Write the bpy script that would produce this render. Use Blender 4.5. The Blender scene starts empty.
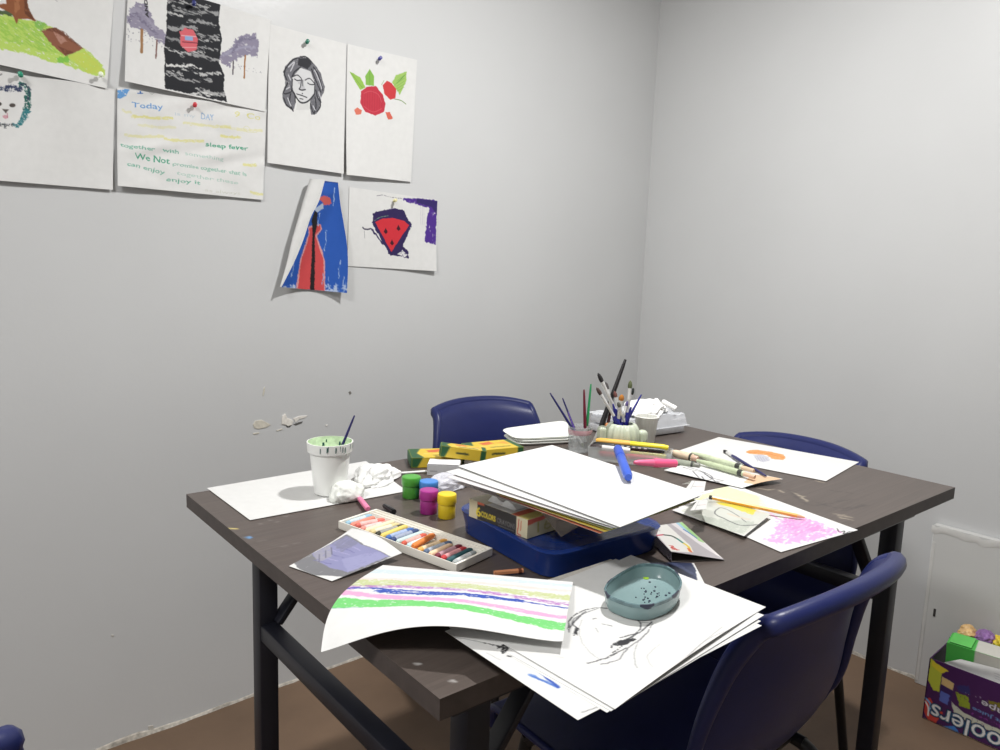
import bpy, bmesh, math, random
import numpy as np
from mathutils import Vector, Matrix
random.seed(4)
SC = bpy.context.scene
COL = SC.collection
V = lambda *a: np.array(a, float)

# ------------------------------------------------------------------ camera model (solved from the table, walls and sheet sizes)
F_PX, YAW, PITCH, ROLL = 754.2, 0.8474, 0.1481, 0.0355
CAM = V(-0.4018, -0.5242, 1.1595)
WALL_Y, WALL_X = 1.2754, 1.8895
TABLE_L, TABLE_W, TABLE_ROT = 1.2428, 0.755, -0.031
cy, sy, cp, sp = math.cos(YAW), math.sin(YAW), math.cos(PITCH), math.sin(PITCH)
FW = V(cy*cp, sy*cp, -sp)
R0 = V(sy, -cy, 0); U0 = np.cross(R0, FW)
RT = math.cos(ROLL)*R0 + math.sin(ROLL)*U0
UP = -math.sin(ROLL)*R0 + math.cos(ROLL)*U0

def ray(px, py): return FW + RT*(px-500)/F_PX + UP*(375-py)/F_PX
def at(px, py, z):                       # point of a level plane
    d = ray(px, py); return CAM + d*((z-CAM[2])/d[2])
def wl(px, py, off=0.0):                 # point in front of the left wall
    d = ray(px, py); return CAM + d*((WALL_Y-off-CAM[1])/d[1])
def wr(px, py, off=0.0):
    d = ray(px, py); return CAM + d*((WALL_X-off-CAM[0])/d[0])
def pj(P):
    d = np.asarray(P, float)-CAM; w = d@FW
    return (500+F_PX*(d@RT)/w, 375-F_PX*(d@UP)/w)
ct, st = math.cos(TABLE_ROT), math.sin(TABLE_ROT)
def tb(x, y, z=0.75): return V(ct*x-st*y, st*x+ct*y, z)

# ------------------------------------------------------------------ materials
def lin(c):
    c = np.asarray(c, float)
    return np.where(c <= .04045, c/12.92, ((c+.055)/1.055)**2.4)
def S(r, g, b): return (r/255., g/255., b/255.)
MATS = {}
def M(name, rgb, rough=.5, metal=0., vary=.06, scale=30, bump=0., bscale=200, spec=.5, emit=0, sss=0):
    if name in MATS: return MATS[name]
    m = bpy.data.materials.new(name); m.use_nodes = True
    nt = m.node_tree; b = nt.nodes['Principled BSDF']
    L = list(lin(rgb))
    tc = nt.nodes.new('ShaderNodeTexCoord'); nz = nt.nodes.new('ShaderNodeTexNoise')
    nz.inputs['Scale'].default_value = scale; nz.inputs['Detail'].default_value = 4
    nt.links.new(tc.outputs['Object'], nz.inputs['Vector'])
    cr = nt.nodes.new('ShaderNodeValToRGB')
    cr.color_ramp.elements[0].position = .3; cr.color_ramp.elements[1].position = .7
    cr.color_ramp.elements[0].color = [x*(1-vary) for x in L]+[1]
    cr.color_ramp.elements[1].color = [min(1, x*(1+vary)) for x in L]+[1]
    nt.links.new(nz.outputs['Fac'], cr.inputs['Fac']); nt.links.new(cr.outputs['Color'], b.inputs['Base Color'])
    b.inputs['Roughness'].default_value = rough; b.inputs['Metallic'].default_value = metal
    b.inputs['Specular IOR Level'].default_value = spec
    if bump:
        n2 = nt.nodes.new('ShaderNodeTexNoise'); n2.inputs['Scale'].default_value = bscale; n2.inputs['Detail'].default_value = 3
        nt.links.new(tc.outputs['Object'], n2.inputs['Vector'])
        bp = nt.nodes.new('ShaderNodeBump'); bp.inputs['Strength'].default_value = bump; bp.inputs['Distance'].default_value = .002
        nt.links.new(n2.outputs['Fac'], bp.inputs['Height']); nt.links.new(bp.outputs['Normal'], b.inputs['Normal'])
    MATS[name] = m; return m
def MVC(name, rough=.6, spec=.4, grain=False, bump=0.):       # pigment stored on the mesh
    if name in MATS: return MATS[name]
    m = bpy.data.materials.new(name); m.use_nodes = True
    nt = m.node_tree; b = nt.nodes['Principled BSDF']
    a = nt.nodes.new('ShaderNodeAttribute'); a.attribute_name = 'Col'
    src = a.outputs['Color']
    tc = nt.nodes.new('ShaderNodeTexCoord'); mp = nt.nodes.new('ShaderNodeMapping')
    nt.links.new(tc.outputs['Object'], mp.inputs['Vector'])
    mp.inputs['Scale'].default_value = (3, 90, 90) if grain else (60, 60, 60)
    nz = nt.nodes.new('ShaderNodeTexNoise'); nz.inputs['Scale'].default_value = 2.2 if grain else 1.; nz.inputs['Detail'].default_value = 6
    nt.links.new(mp.outputs['Vector'], nz.inputs['Vector'])
    mr = nt.nodes.new('ShaderNodeMapRange'); k = .14 if grain else .025
    mr.inputs['From Min'].default_value = .3; mr.inputs['From Max'].default_value = .7
    mr.inputs['To Min'].default_value = 1-k; mr.inputs['To Max'].default_value = 1+k
    nt.links.new(nz.outputs['Fac'], mr.inputs['Value'])
    mx = nt.nodes.new('ShaderNodeMix'); mx.data_type = 'RGBA'; mx.blend_type = 'MULTIPLY'; mx.inputs['Factor'].default_value = 1
    nt.links.new(src, mx.inputs[6]); nt.links.new(mr.outputs['Result'], mx.inputs[7])
    nt.links.new(mx.outputs[2], b.inputs['Base Color'])
    if bump:
        bp = nt.nodes.new('ShaderNodeBump'); bp.inputs['Strength'].default_value = bump; bp.inputs['Distance'].default_value = .001
        nt.links.new(nz.outputs['Fac'], bp.inputs['Height']); nt.links.new(bp.outputs['Normal'], b.inputs['Normal'])
    b.inputs['Roughness'].default_value = rough; b.inputs['Specular IOR Level'].default_value = spec
    MATS[name] = m; return m
def MCLEAR(name, rgb, clear=.7, rough=.15):                      # thin clear plastic film
    if name in MATS: return MATS[name]
    m = bpy.data.materials.new(name); m.use_nodes = True; nt = m.node_tree
    b = nt.nodes['Principled BSDF']; out = nt.nodes['Material Output']
    b.inputs['Base Color'].default_value = list(lin(rgb))+[1]; b.inputs['Roughness'].default_value = rough
    t = nt.nodes.new('ShaderNodeBsdfTransparent'); mx = nt.nodes.new('ShaderNodeMixShader')
    tc = nt.nodes.new('ShaderNodeTexCoord'); nz = nt.nodes.new('ShaderNodeTexNoise'); nz.inputs['Scale'].default_value = 40
    nt.links.new(tc.outputs['Object'], nz.inputs['Vector'])
    mr = nt.nodes.new('ShaderNodeMapRange'); mr.inputs['To Min'].default_value = 1-clear-.08; mr.inputs['To Max'].default_value = 1-clear+.08
    nt.links.new(nz.outputs['Fac'], mr.inputs['Value']); nt.links.new(mr.outputs['Result'], mx.inputs['Fac'])
    nt.links.new(t.outputs[0], mx.inputs[1]); nt.links.new(b.outputs[0], mx.inputs[2]); nt.links.new(mx.outputs[0], out.inputs['Surface'])
    MATS[name] = m; return m
PAPER = MVC('paper', .65, .25)
CARD = MVC('printed_card', .45, .4)
GLOSS = MVC('glossy_print', .3, .5)
WHITE = S(240, 240, 238)

# ------------------------------------------------------------------ mesh building
class MB:
    def __init__(s): s.v = []; s.f = []; s.c = None
    def add(s, vs, fs):
        o = len(s.v); s.v += [tuple(map(float, p)) for p in vs]; s.f += [tuple(i+o for i in f) for f in fs]; return s
    def box(s, c, size, rz=0., ax=None):
        c = V(*c); hx, hy, hz = [k/2 for k in size]
        X, Y, Z = ax if ax is not None else (V(math.cos(rz), math.sin(rz), 0), V(-math.sin(rz), math.cos(rz), 0), V(0, 0, 1))
        vs = [c+X*a*hx+Y*b*hy+Z*d*hz for d in (-1, 1) for a, b in ((-1, -1), (1, -1), (1, 1), (-1, 1))]
        return s.add(vs, [(3, 2, 1, 0), (4, 5, 6, 7), (0, 1, 5, 4), (1, 2, 6, 5), (2, 3, 7, 6), (3, 0, 4, 7)])
    def prism(s, poly, z0, z1):
        n = len(poly); vs = [(p[0], p[1], z0) for p in poly]+[(p[0], p[1], z1) for p in poly]
        return s.add(vs, [tuple(range(n))[::-1], tuple(range(n, 2*n))]+[(i, (i+1) % n, n+(i+1) % n, n+i) for i in range(n)])
    def rings(s, rings, cap0=True, cap1=True):
        n = len(rings[0]); vs = [p for r in rings for p in r]; fs = []
        for k in range(len(rings)-1):
            for i in range(n):
                j = (i+1) % n; fs.append((k*n+i, k*n+j, (k+1)*n+j, (k+1)*n+i))
        if cap0: fs.append(tuple(range(n))[::-1])
        if cap1: fs.append(tuple((len(rings)-1)*n+i for i in range(n)))
        return s.add(vs, fs)
    def lathe(s, prof, c=(0, 0, 0), n=28, ax=(0, 0, 1), ripple=None, cap0=True, cap1=True):
        a = V(*ax); a = a/np.linalg.norm(a); t = V(1, 0, 0) if abs(a[0]) < .8 else V(0, 1, 0)
        e1 = np.cross(a, t); e1 /= np.linalg.norm(e1); e2 = np.cross(a, e1); c = V(*c); R = []
        for r, h in prof:
            R.append([c+a*h+(e1*math.cos(2*math.pi*i/n)+e2*math.sin(2*math.pi*i/n))*r*(1+(ripple(2*math.pi*i/n, h) if ripple else 0)) for i in range(n)])
        return s.rings(R, cap0, cap1)
    def rod(s, p0, p1, prof, n=12):            # prof: (fraction, radius)
        p0 = V(*p0); p1 = V(*p1); L = np.linalg.norm(p1-p0)
        return s.lathe([(max(r, 1e-5), t*L) for t, r in prof], p0, n, p1-p0)
    def tube(s, pts, r, n=10, closed=False):
        pts = [V(*p) for p in pts]; N = len(pts); R = []; e1 = None
        for i in range(N):
            a = pts[(i-1) % N] if (closed or i) else pts[i]; b = pts[(i+1) % N] if (closed or i < N-1) else pts[i]
            d = b-a; d /= np.linalg.norm(d)+1e-12
            if e1 is None:
                t = V(0, 0, 1) if abs(d[2]) < .9 else V(1, 0, 0); e1 = np.cross(d, t)
            e1 = e1-d*(e1@d); e1 /= np.linalg.norm(e1)+1e-12; e2 = np.cross(d, e1)
            rr = r[i] if hasattr(r, '__len__') else r
            R.append([pts[i]+(e1*math.cos(2*math.pi*k/n)+e2*math.sin(2*math.pi*k/n))*rr for k in range(n)])
        if closed: R.append(R[0]); return s.rings(R, False, False)
        return s.rings(R)
    def bevel(s, w, seg=2):
        bm = bmesh.new(); vs = [bm.verts.new(p) for p in s.v]
        for f in s.f: bm.faces.new([vs[i] for i in f])
        bm.normal_update()
        es = [e for e in bm.edges if len(e.link_faces) == 2 and e.calc_face_angle(0) > .6]
        bmesh.ops.bevel(bm, geom=es, offset=w, segments=seg, profile=.5, affect='EDGES')
        bm.verts.index_update(); s.v = [tuple(v.co) for v in bm.verts]; s.f = [tuple(v.index for v in f.verts) for f in bm.faces]
        bm.free(); return s
def link(name, me, mat, parent=None, loc=(0, 0, 0)):
    o = bpy.data.objects.new(name, me); COL.objects.link(o); o.location = loc
    if mat: me.materials.append(mat)
    if parent is not None: o.parent = parent
    return o
def obj(name, mb, mat, parent=None, smooth=40, origin=None):
    """one mesh object; mesh coordinates are world ones, re-based on the parent or on its own base"""
    if parent is not None: base = V(*parent['_base'])
    elif origin is not None: base = V(*origin)
    else:
        a = np.array(mb.v); base = V(*(a.min(0)[:2]+a.max(0)[:2])/2, a[:, 2].min())
    me = bpy.data.meshes.new(name); me.from_pydata([tuple(V(*p)-base) for p in mb.v], [], mb.f); me.validate()
    if mb.c is not None:
        at_ = me.color_attributes.new('Col', 'FLOAT_COLOR', 'POINT')
        c = np.ones((len(mb.v), 4)); c[:, :3] = lin(np.array(mb.c))*(1 if mat.name == 'table_laminate' else .75); at_.data.foreach_set('color', c.ravel())
    bm = bmesh.new(); bm.from_mesh(me); bmesh.ops.recalc_face_normals(bm, faces=bm.faces); bm.to_mesh(me); bm.free()
    if smooth:
        me.polygons.foreach_set('use_smooth', [True]*len(me.polygons)); me.set_sharp_from_angle(angle=math.radians(smooth))
    o = link(name, me, mat, parent)
    if parent is None: o.location = base
    o['_base'] = list(base); return o
def tag(o, label, cat, group=None):
    o['label'] = label; o['category'] = cat
    if group: o['group'] = group
    return o
def thing(name, label, cat, base, group=None):
    o = bpy.data.objects.new(name, None); COL.objects.link(o); o.empty_display_size = .03
    o.location = base; o['_base'] = [float(x) for x in base]; return tag(o, label, cat, group)
def struct(name, mb, mat, smooth=0):
    o = obj(name, mb, mat, None, smooth); o['kind'] = 'structure'; return o
def copy_tree(o, parent=None):
    c = o.copy(); COL.objects.link(c)
    if parent is not None: c.parent = parent
    for ch in list(o.children): copy_tree(ch, c)
    return c
def catmull(pts, n):
    P = np.array(pts, float); k = len(P); out = []
    for t in np.linspace(0, k-1, n):
        i = min(int(t), k-2); f = t-i
        p0, p1, p2, p3 = P[max(i-1, 0)], P[i], P[i+1], P[min(i+2, k-1)]
        out.append(.5*((2*p1)+(-p0+p2)*f+(2*p0-5*p1+4*p2-p3)*f*f+(-p0+3*p1-3*p2+p3)*f**3))
    return np.array(out)

# ------------------------------------------------------------------ pigment canvas
def vnoise(X, Y, sx, sy, seed):
    rs = np.random.RandomState(seed); G = rs.rand(64, 64)
    x = np.mod(X/sx+seed*3.1, 63); y = np.mod(Y/sy+seed*1.7, 63); i = x.astype(int); j = y.astype(int)
    f = x-i; g = y-j; f = f*f*(3-2*f); g = g*g*(3-2*g); i1 = (i+1) % 64; j1 = (j+1) % 64
    return (G[j, i]*(1-f)+G[j, i1]*f)*(1-g)+(G[j1, i]*(1-f)+G[j1, i1]*f)*g
def homog(src, dst):
    A = []; b = []
    for (x, y), (u, v) in zip(src, dst):
        A += [[x, y, 1, 0, 0, 0, -u*x, -u*y], [0, 0, 0, x, y, 1, -v*x, -v*y]]; b += [u, v]
    return np.append(np.linalg.solve(np.array(A), np.array(b)), 1).reshape(3, 3)
TXT = {}
def text_tris(s):
    if s in TXT: return TXT[s]
    cu = bpy.data.curves.new('t', 'FONT'); cu.body = s; cu.resolution_u = 3; o = bpy.data.objects.new('t', cu); COL.objects.link(o)
    bpy.context.view_layer.update()
    me = bpy.data.meshes.new_from_object(o.evaluated_get(bpy.context.evaluated_depsgraph_get())); me.calc_loop_triangles()
    v = np.array([p.co[:2] for p in me.vertices]); t = np.array([list(x.vertices) for x in me.loop_triangles])
    bpy.data.objects.remove(o); bpy.data.curves.remove(cu); bpy.data.meshes.remove(me)
    TXT[s] = (v, t); return TXT[s]
class Cv:
    """w x h millimetres, x right, y down; points are given in any frame the 4 corners are given in"""
    def __init__(s, w, h, res, corners=None, bg=WHITE):
        s.w, s.h, s.res = w, h, res; s.nx = max(2, int(round(w/res))+1); s.ny = max(2, int(round(h/res))+1)
        s.X, s.Y = np.meshgrid(np.linspace(0, w, s.nx), np.linspace(0, h, s.ny))
        s.img = np.ones((s.ny, s.nx, 3))*np.array(bg); s.H = homog(corners, [(0, 0), (w, 0), (w, h), (0, h)]) if corners is not None else None
        s.zm = None; s.k = 0
    def zoom(s, x0, y0, sc): s.zm = (x0, y0, sc); return s
    def m(s, pts):
        p = np.atleast_2d(np.array(pts, float))
        if s.zm: p = p/s.zm[2]+np.array(s.zm[:2])
        if s.H is None: return p
        q = np.c_[p, np.ones(len(p))]@s.H.T; return q[:, :2]/q[:, 2:]
    def blend(s, A, col): s.img = s.img*(1-A[..., None])+np.array(col)*A[..., None]
    def warp(s, rough, sc=6.):
        s.k += 1
        if not rough: return s.X, s.Y
        return (s.X+(vnoise(s.X, s.Y, sc, sc, s.k)-.5)*2*rough+(vnoise(s.X, s.Y, sc/4, sc/4, s.k+50)-.5)*rough,
                s.Y+(vnoise(s.X, s.Y, sc, sc, s.k+90)-.5)*2*rough+(vnoise(s.X, s.Y, sc/4, sc/4, s.k+150)-.5)*rough)
    def tex(s, dry, sx=3., sy=3., ang=0.):
        if not dry: return 1.
        s.k += 1; c, t = math.cos(ang), math.sin(ang); X = s.X*c+s.Y*t; Y = -s.X*t+s.Y*c
        n = .6*vnoise(X, Y, sx, sy, s.k+200)+.4*vnoise(X, Y, sx/2.3, sy/2.3, s.k+300)
        return np.clip((n-dry*.62)*6, 0, 1)
    def poly(s, pts, col, a=1., rough=0., dry=0., sx=3., sy=3., ang=0., raw=False):
        P = np.array(pts, float) if raw else s.m(pts); X, Y = s.warp(rough); ins = np.zeros(X.shape, bool); n = len(P)
        dm = np.full(X.shape, 1e9)
        for i in range(n):
            (x0, y0), (x1, y1) = P[i], P[(i+1) % n]
            if y0 != y1:
                ins ^= ((y0 > Y) != (y1 > Y)) & (X < (x1-x0)*(Y-y0)/(y1-y0)+x0)
            dm = np.minimum(dm, s.sd(X, Y, P[i], P[(i+1) % n]))
        sg = np.where(ins, dm, -dm); s.blend(np.clip(sg/s.res+.5, 0, 1)*a*s.tex(dry, sx, sy, ang), col); return s
    @staticmethod
    def sd(X, Y, a, b):
        dx, dy = b-a; L = dx*dx+dy*dy+1e-12; t = np.clip(((X-a[0])*dx+(Y-a[1])*dy)/L, 0, 1)
        return np.hypot(X-a[0]-t*dx, Y-a[1]-t*dy)
    def stroke(s, pts, wd, col, a=1., rough=0., dry=0., sx=3., sy=3., ang=0., raw=False):
        P = np.array(pts, float) if raw else s.m(pts); X, Y = s.warp(rough); d = np.full(X.shape, 1e9)
        for i in range(len(P)-1): d = np.minimum(d, s.sd(X, Y, P[i], P[i+1]))
        s.blend(np.clip((wd/2-d)/s.res+.5, 0, 1)*a*s.tex(dry, sx, sy, ang), col); return s
    def curve(s, pts, wd, col, **k): return s.stroke(catmull(pts, len(pts)*6), wd, col, **k)
    def blob(s, c, rx, ry, col, n=14, **k):
        c = np.array(c, float); return s.poly([(c[0]+rx*math.cos(6.283*i/n), c[1]+ry*math.sin(6.283*i/n)) for i in range(n)], col, **k)
    def text(s, body, p0, p1, col, a=1., tall=None, fat=0., flip=False, wob=0.):
        """baseline from p0 to p1; the height follows the font unless tall (mm) is given"""
        v, t = text_tris(body); P0, P1 = s.m([p0, p1]); d = P1-P0; L = np.hypot(*d); d = d/L; nrm = np.array([d[1], -d[0]])
        x0, x1 = v[:, 0].min(), v[:, 0].max(); k = L/(x1-x0); ky = (tall/ (v[:, 1].max()-min(0, v[:, 1].min()))) if tall else k
        Q = P0+np.outer((v[:, 0]-x0)*k, d)+np.outer(v[:, 1]*ky, nrm*(-1 if flip else 1)); A = np.zeros(s.X.shape); r = s.res; WX, WY = s.warp(wob, 9.)
        for tri in t:
            q = Q[tri]; lo = q.min(0)-r-fat-wob*1.6; hi = q.max(0)+r+fat+wob*1.6
            i0, i1 = np.searchsorted(s.X[0], [lo[0], hi[0]]); j0, j1 = np.searchsorted(s.Y[:, 0], [lo[1], hi[1]])
            if i1 <= i0 or j1 <= j0: continue
            X = WX[j0:j1, i0:i1]; Y = WY[j0:j1, i0:i1]; D = np.full(X.shape, 1e9); ins = np.zeros(X.shape, bool)
            for i in range(3):
                (xa, ya), (xb, yb) = q[i], q[(i+1) % 3]
                if ya != yb: ins ^= ((ya > Y) != (yb > Y)) & (X < (xb-xa)*(Y-ya)/(yb-ya)+xa)
                D = np.minimum(D, s.sd(X, Y, q[i], q[(i+1) % 3]))
            A[j0:j1, i0:i1] = np.maximum(A[j0:j1, i0:i1], np.clip((np.where(ins, D, -D)+fat)/r+.5, 0, 1))
        s.blend(A*a, col); return s
    def scatter(s, n, pts, col, r=.6, a=1., seed=1):
        P = s.m(pts); lo, hi = P.min(0), P.max(0); rs = np.random.RandomState(seed)
        for _ in range(n):
            c = lo+rs.rand(2)*(hi-lo); w = rs.rand()*r+.3; d = rs.randn(2)*r; s.stroke([c, c+d], w, col, a=a, raw=True)
        return s

# ------------------------------------------------------------------ sheets of paper
def sheet_mb(P, cv, thick=.00035, back=WHITE):
    """P: (ny,nx,3) points; painted front, plain back, closed border"""
    ny, nx = P.shape[:2]; du = np.gradient(P, axis=1); dv = np.gradient(P, axis=0); N = np.cross(dv, du); N /= np.linalg.norm(N, axis=2, keepdims=True)+1e-12
    A = P.reshape(-1, 3); B = (P-N*thick).reshape(-1, 3); mb = MB(); mb.v = [tuple(x) for x in np.r_[A, B]]
    idx = np.arange(ny*nx).reshape(ny, nx); a, b, c, d = idx[:-1, :-1].ravel(), idx[:-1, 1:].ravel(), idx[1:, 1:].ravel(), idx[1:, :-1].ravel(); o = ny*nx
    mb.f = list(zip(a.tolist(), d.tolist(), c.tolist(), b.tolist()))+list(zip((a+o).tolist(), (b+o).tolist(), (c+o).tolist(), (d+o).tolist()))
    bd = list(idx[0])+list(idx[1:, -1])+list(idx[-1, -2::-1])+list(idx[-2:0, 0])
    for i in range(len(bd)): p, q = int(bd[i]), int(bd[(i+1) % len(bd)]); mb.f.append((p, q, q+o, p+o))
    C = cv.img.reshape(-1, 3) if isinstance(cv, Cv) else np.ones((ny*nx, 3))*np.array(cv)
    mb.c = np.r_[C, np.ones((ny*nx, 3))*np.array(back)]; return mb
def quad_grid(c, nx, ny, bump=None, thick=None):
    u, v = np.meshgrid(np.linspace(0, 1, nx), np.linspace(0, 1, ny)); tl, tr, br, bl = [V(*p) for p in c]
    P = tl*((1-u)*(1-v))[..., None]+tr*(u*(1-v))[..., None]+br*(u*v)[..., None]+bl*((1-u)*v)[..., None]
    n = np.cross(bl-tl, tr-tl); n /= np.linalg.norm(n)
    if bump is not None:
        h = bump(u, v); P = P+(h if isinstance(h, np.ndarray) and h.ndim == 3 else np.asarray(h)[..., None]*n)
    return P
def size_mm(c):
    tl, tr, br, bl = [V(*p) for p in c]; n = np.linalg.norm
    return (n(tr-tl)+n(br-bl))*500, (n(bl-tl)+n(br-tr))*500
def canvas_for(c, res=1.3, bg=WHITE): w, h = size_mm(c); return Cv(w, h, res, [pj(p) for p in c], bg)
def sheet(name, label, cat, c, cv=WHITE, bump=None, group=None, mat=None, back=WHITE, thick=.00035, parent=None, n=(30, 40)):
    nx, ny = (cv.nx, cv.ny) if isinstance(cv, Cv) else n
    o = obj(name, sheet_mb(quad_grid(c, nx, ny, bump), cv, thick, back), mat or PAPER, parent, 0)
    if parent is None: tag(o, label, cat, group)
    return o

# =================================================================== THE ROOM
wall_m = M('grey_wall_paint', S(200, 201, 201), .30, vary=.02, scale=2.5, bump=.12, bscale=70, spec=.45)
X0, Y0, ZC = -2.3, -2.6, 2.75
struct('wall_left', MB().box(((X0+WALL_X)/2, WALL_Y+.05, ZC/2), (WALL_X-X0+.2, .1, ZC)), wall_m)
struct('wall_right', MB().box((WALL_X+.05, (Y0+WALL_Y)/2, ZC/2), (.1, WALL_Y-Y0, ZC)), wall_m)
struct('wall_back', MB().box(((X0+WALL_X)/2, Y0-.05, ZC/2), (WALL_X-X0+.2, .1, ZC)), wall_m)
struct('wall_near', MB().box((X0-.05, (Y0+WALL_Y)/2, ZC/2), (.1, WALL_Y-Y0, ZC)), wall_m)
struct('ceiling', MB().box(((X0+WALL_X)/2, (Y0+WALL_Y)/2, ZC+.05), (WALL_X-X0+.2, WALL_Y-Y0+.2, .1)), M('white_ceiling', S(232, 232, 230), .8))
floor_m = M('brown_floor', S(108, 87, 69), .6, vary=.18, scale=4, bump=.2, bscale=60)
struct('floor', MB().box(((X0+WALL_X)/2, (Y0+WALL_Y)/2, -.05), (WALL_X-X0+.2, WALL_Y-Y0+.2, .1)), floor_m)

def ragged_strip(name, a, b, inward, seed):
    rs = np.random.RandomState(seed); n = 160; mb = MB(); a = V(*a); b = V(*b); inward = V(*inward); R = []
    h = .004+.009*np.abs(np.convolve(rs.randn(n+8), np.ones(5)/5, 'same'))[:n]; w = .003+.007*np.abs(np.convolve(rs.randn(n+8), np.ones(7)/7, 'same'))[:n]
    for i in range(n):
        p = a+(b-a)*i/(n-1); R.append([p, p+inward*w[i], p+inward*w[i]*.5+V(0, 0, h[i]*.8), p+V(0, 0, h[i])])
    struct(name, mb.rings(R), M('crumbling_plaster', S(178, 172, 162), .9, vary=.35, scale=90))
ragged_strip('trim_1', (X0, WALL_Y, 0), (WALL_X, WALL_Y, 0), (0, -1, 0), 3)
ragged_strip('trim_2', (WALL_X, WALL_Y, 0), (WALL_X, Y0, 0), (-1, 0, 0), 5)

# peeled paint on the left wall
wall_left = bpy.data.objects['wall_left']
def wall_patch(pts, col, th=.0012, seed=0):
    P = [wl(*p, 0) for p in pts]; R = [[p+V(0, .0005, 0) for p in P], [p+V(0, -th, 0) for p in P]]
    c = sum(P)/len(P); R.append([c+(p-c)*.86+V(0, -th*1.2, 0) for p in P])
    obj('peeled_paint', MB().rings(R), M('peeled_'+str(seed), col, .8, vary=.12, scale=120), wall_left, 0)
Z = lambda x0, y0, s, pts: [(x0+x/s, y0+y/s) for x, y in pts]
q = lambda pts: Z(190, 380, 4.167, pts)
wall_patch(q([(262, 185), (272, 170), (298, 166), (318, 176), (336, 186), (318, 198), (285, 204), (268, 200)]), S(205, 200, 186), seed=1)
wall_patch(q([(262, 222), (286, 218), (288, 223), (264, 227)]), S(214, 210, 200), seed=1)
wall_patch(q([(384, 150), (396, 140), (404, 158), (422, 164), (430, 172), (424, 186), (408, 192), (396, 186), (382, 184)]), S(228, 224, 216), .002, seed=2)
wall_patch(q([(430, 160), (456, 150), (488, 148), (482, 156), (452, 164), (440, 176)]), S(222, 220, 212), seed=2)
wall_patch(q([(430, 184), (452, 176), (470, 172), (466, 180), (440, 190)]), S(92, 90, 88), .0006, seed=3)
wall_patch(q([(398, 190), (424, 188), (416, 197), (404, 198)]), S(92, 90, 88), .0006, seed=3)
wall_patch(q([(360, 210), (384, 202), (384, 207), (362, 213)]), S(214, 210, 200), seed=1)
wall_patch(q([(302, 66), (306, 36), (312, 28), (311, 48), (305, 66)]), S(214, 210, 200), seed=1)
wall_patch(q([(660, 50), (668, 46), (673, 54), (666, 62)]), S(120, 118, 112), .0008, seed=4)
wall_patch(q([(565, 187), (572, 186), (572, 192), (566, 192)]), S(220, 218, 210), seed=2)
wall_patch([(148, 726), (153, 725), (154, 729), (149, 731)], S(190, 186, 178), seed=5)
wall_patch([(111, 635), (114, 635), (113, 637)], S(190, 186, 178), seed=5)

# board taped to the right wall
bl = wr(917, 694, .02); tl = wr(930, 523, .02); yb = (bl[1]+tl[1])/2
bd = thing('cover_board', 'pale grey cover board standing against the right wall, behind the purple carton', 'board', (WALL_X-.012, yb-.3, 0))
mb = MB().box((WALL_X-.012, yb-.31, tl[2]/2), (.02, .62, tl[2])); mb.bevel(.002, 1)
obj('panel', mb, M('board_grey', S(202, 202, 200), .5, vary=.03, scale=4, bump=.2, bscale=30), bd)
mb = MB(); rs = np.random.RandomState(2); R = []
for i in range(50):
    y = yb+.004-.61*i/49; z = tl[2]-.012+.003*rs.randn()
    R.append([(WALL_X-.0225, y, z-.008-.003*rs.rand()), (WALL_X-.0232-.001*abs(rs.randn()), y, z), (WALL_X-.0225, y, z+.010), (WALL_X-.0215, y, z+.01), (WALL_X-.0215, y, z-.01)])
obj('tape', mb.rings(R), M('paper_tape', S(208, 207, 204), .5, vary=.05), bd, 30)
obj('tape', MB().box((WALL_X-.0227, yb-.006, tl[2]/2-.02), (.0012, .008, tl[2]-.06)), MATS['paper_tape'], bd)
p = wr(933, 612, .022)
obj('latch_slot', MB().box((WALL_X-.0225, p[1]-.004, p[2]), (.002, .006, .022)), M('dark_slot', S(60, 58, 56), .6), bd)

# =================================================================== WALL DRAWINGS
def pin(px, py, col, cname, label, off=.004):
    p = wl(px, py, off)
    r = thing('push_pin', label, 'pin', p, None)
    n = V(-.25, -1, .12); n /= np.linalg.norm(n)
    obj('needle', MB().rod(p-n*.004, p+n*.006, [(0, .0006), (1, .0006)], 6), M('pin_steel', S(190, 190, 190), .3, 1.), r)
    obj('head', MB().rod(p+n*.004, p+n*.016, [(0, .0044), (.14, .0048), (.2, .003), (.7, .0027), (.78, .0042), (.95, .0045), (1, .0035)], 14), M('pin_'+cname, col, .35), r)
def hang(amp, amp2=0., base=.0015, seed=0, top=.0):
    def f(u, v):
        h = base+amp*v**2*(.6+.4*np.sin(u*2.6+seed))+amp2*np.sin(u*5+seed)*v+top*(1-v)**3*(u**2)
        h = h+.0006*np.sin(9*u+5*v+seed)
        return np.maximum(h, .0008)
    return f
def wall_corners(px4): return [wl(*p) for p in px4]

# 1 tree and grass
BR = wl(106, 89); d = wl(0, 66)-BR; d /= np.linalg.norm(d); upv = np.cross(d, V(0, 1, 0)); upv = upv if upv[2] > 0 else -upv
tr_ = wl(113.5, 0)-BR; upv = (tr_/np.linalg.norm(tr_))
c = [BR+d*.33+upv*.216, BR+upv*.216, BR, BR+d*.33]
k = canvas_for(c).zoom(0, 0, 8.333)
g1, g2, g3 = S(196, 226, 110), S(160, 208, 84), S(206, 222, 96)
k.poly([(-1400, 0), (-300, 60), (0, 110), (180, 160), (380, 200), (600, 360), (760, 450), (865, 580), (860, 640), (760, 630), (520, 540), (380, 510), (200, 450), (0, 420), (-1400, 200)], g1, rough=2.5, dry=.25, sx=6, sy=2.5, ang=.4)
k.poly([(-1400, 60), (0, 150), (230, 190), (420, 330), (600, 470), (400, 440), (0, 330), (-1400, 150)], g2, a=.75, rough=3, dry=.62, sx=8, sy=2, ang=.5)
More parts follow.
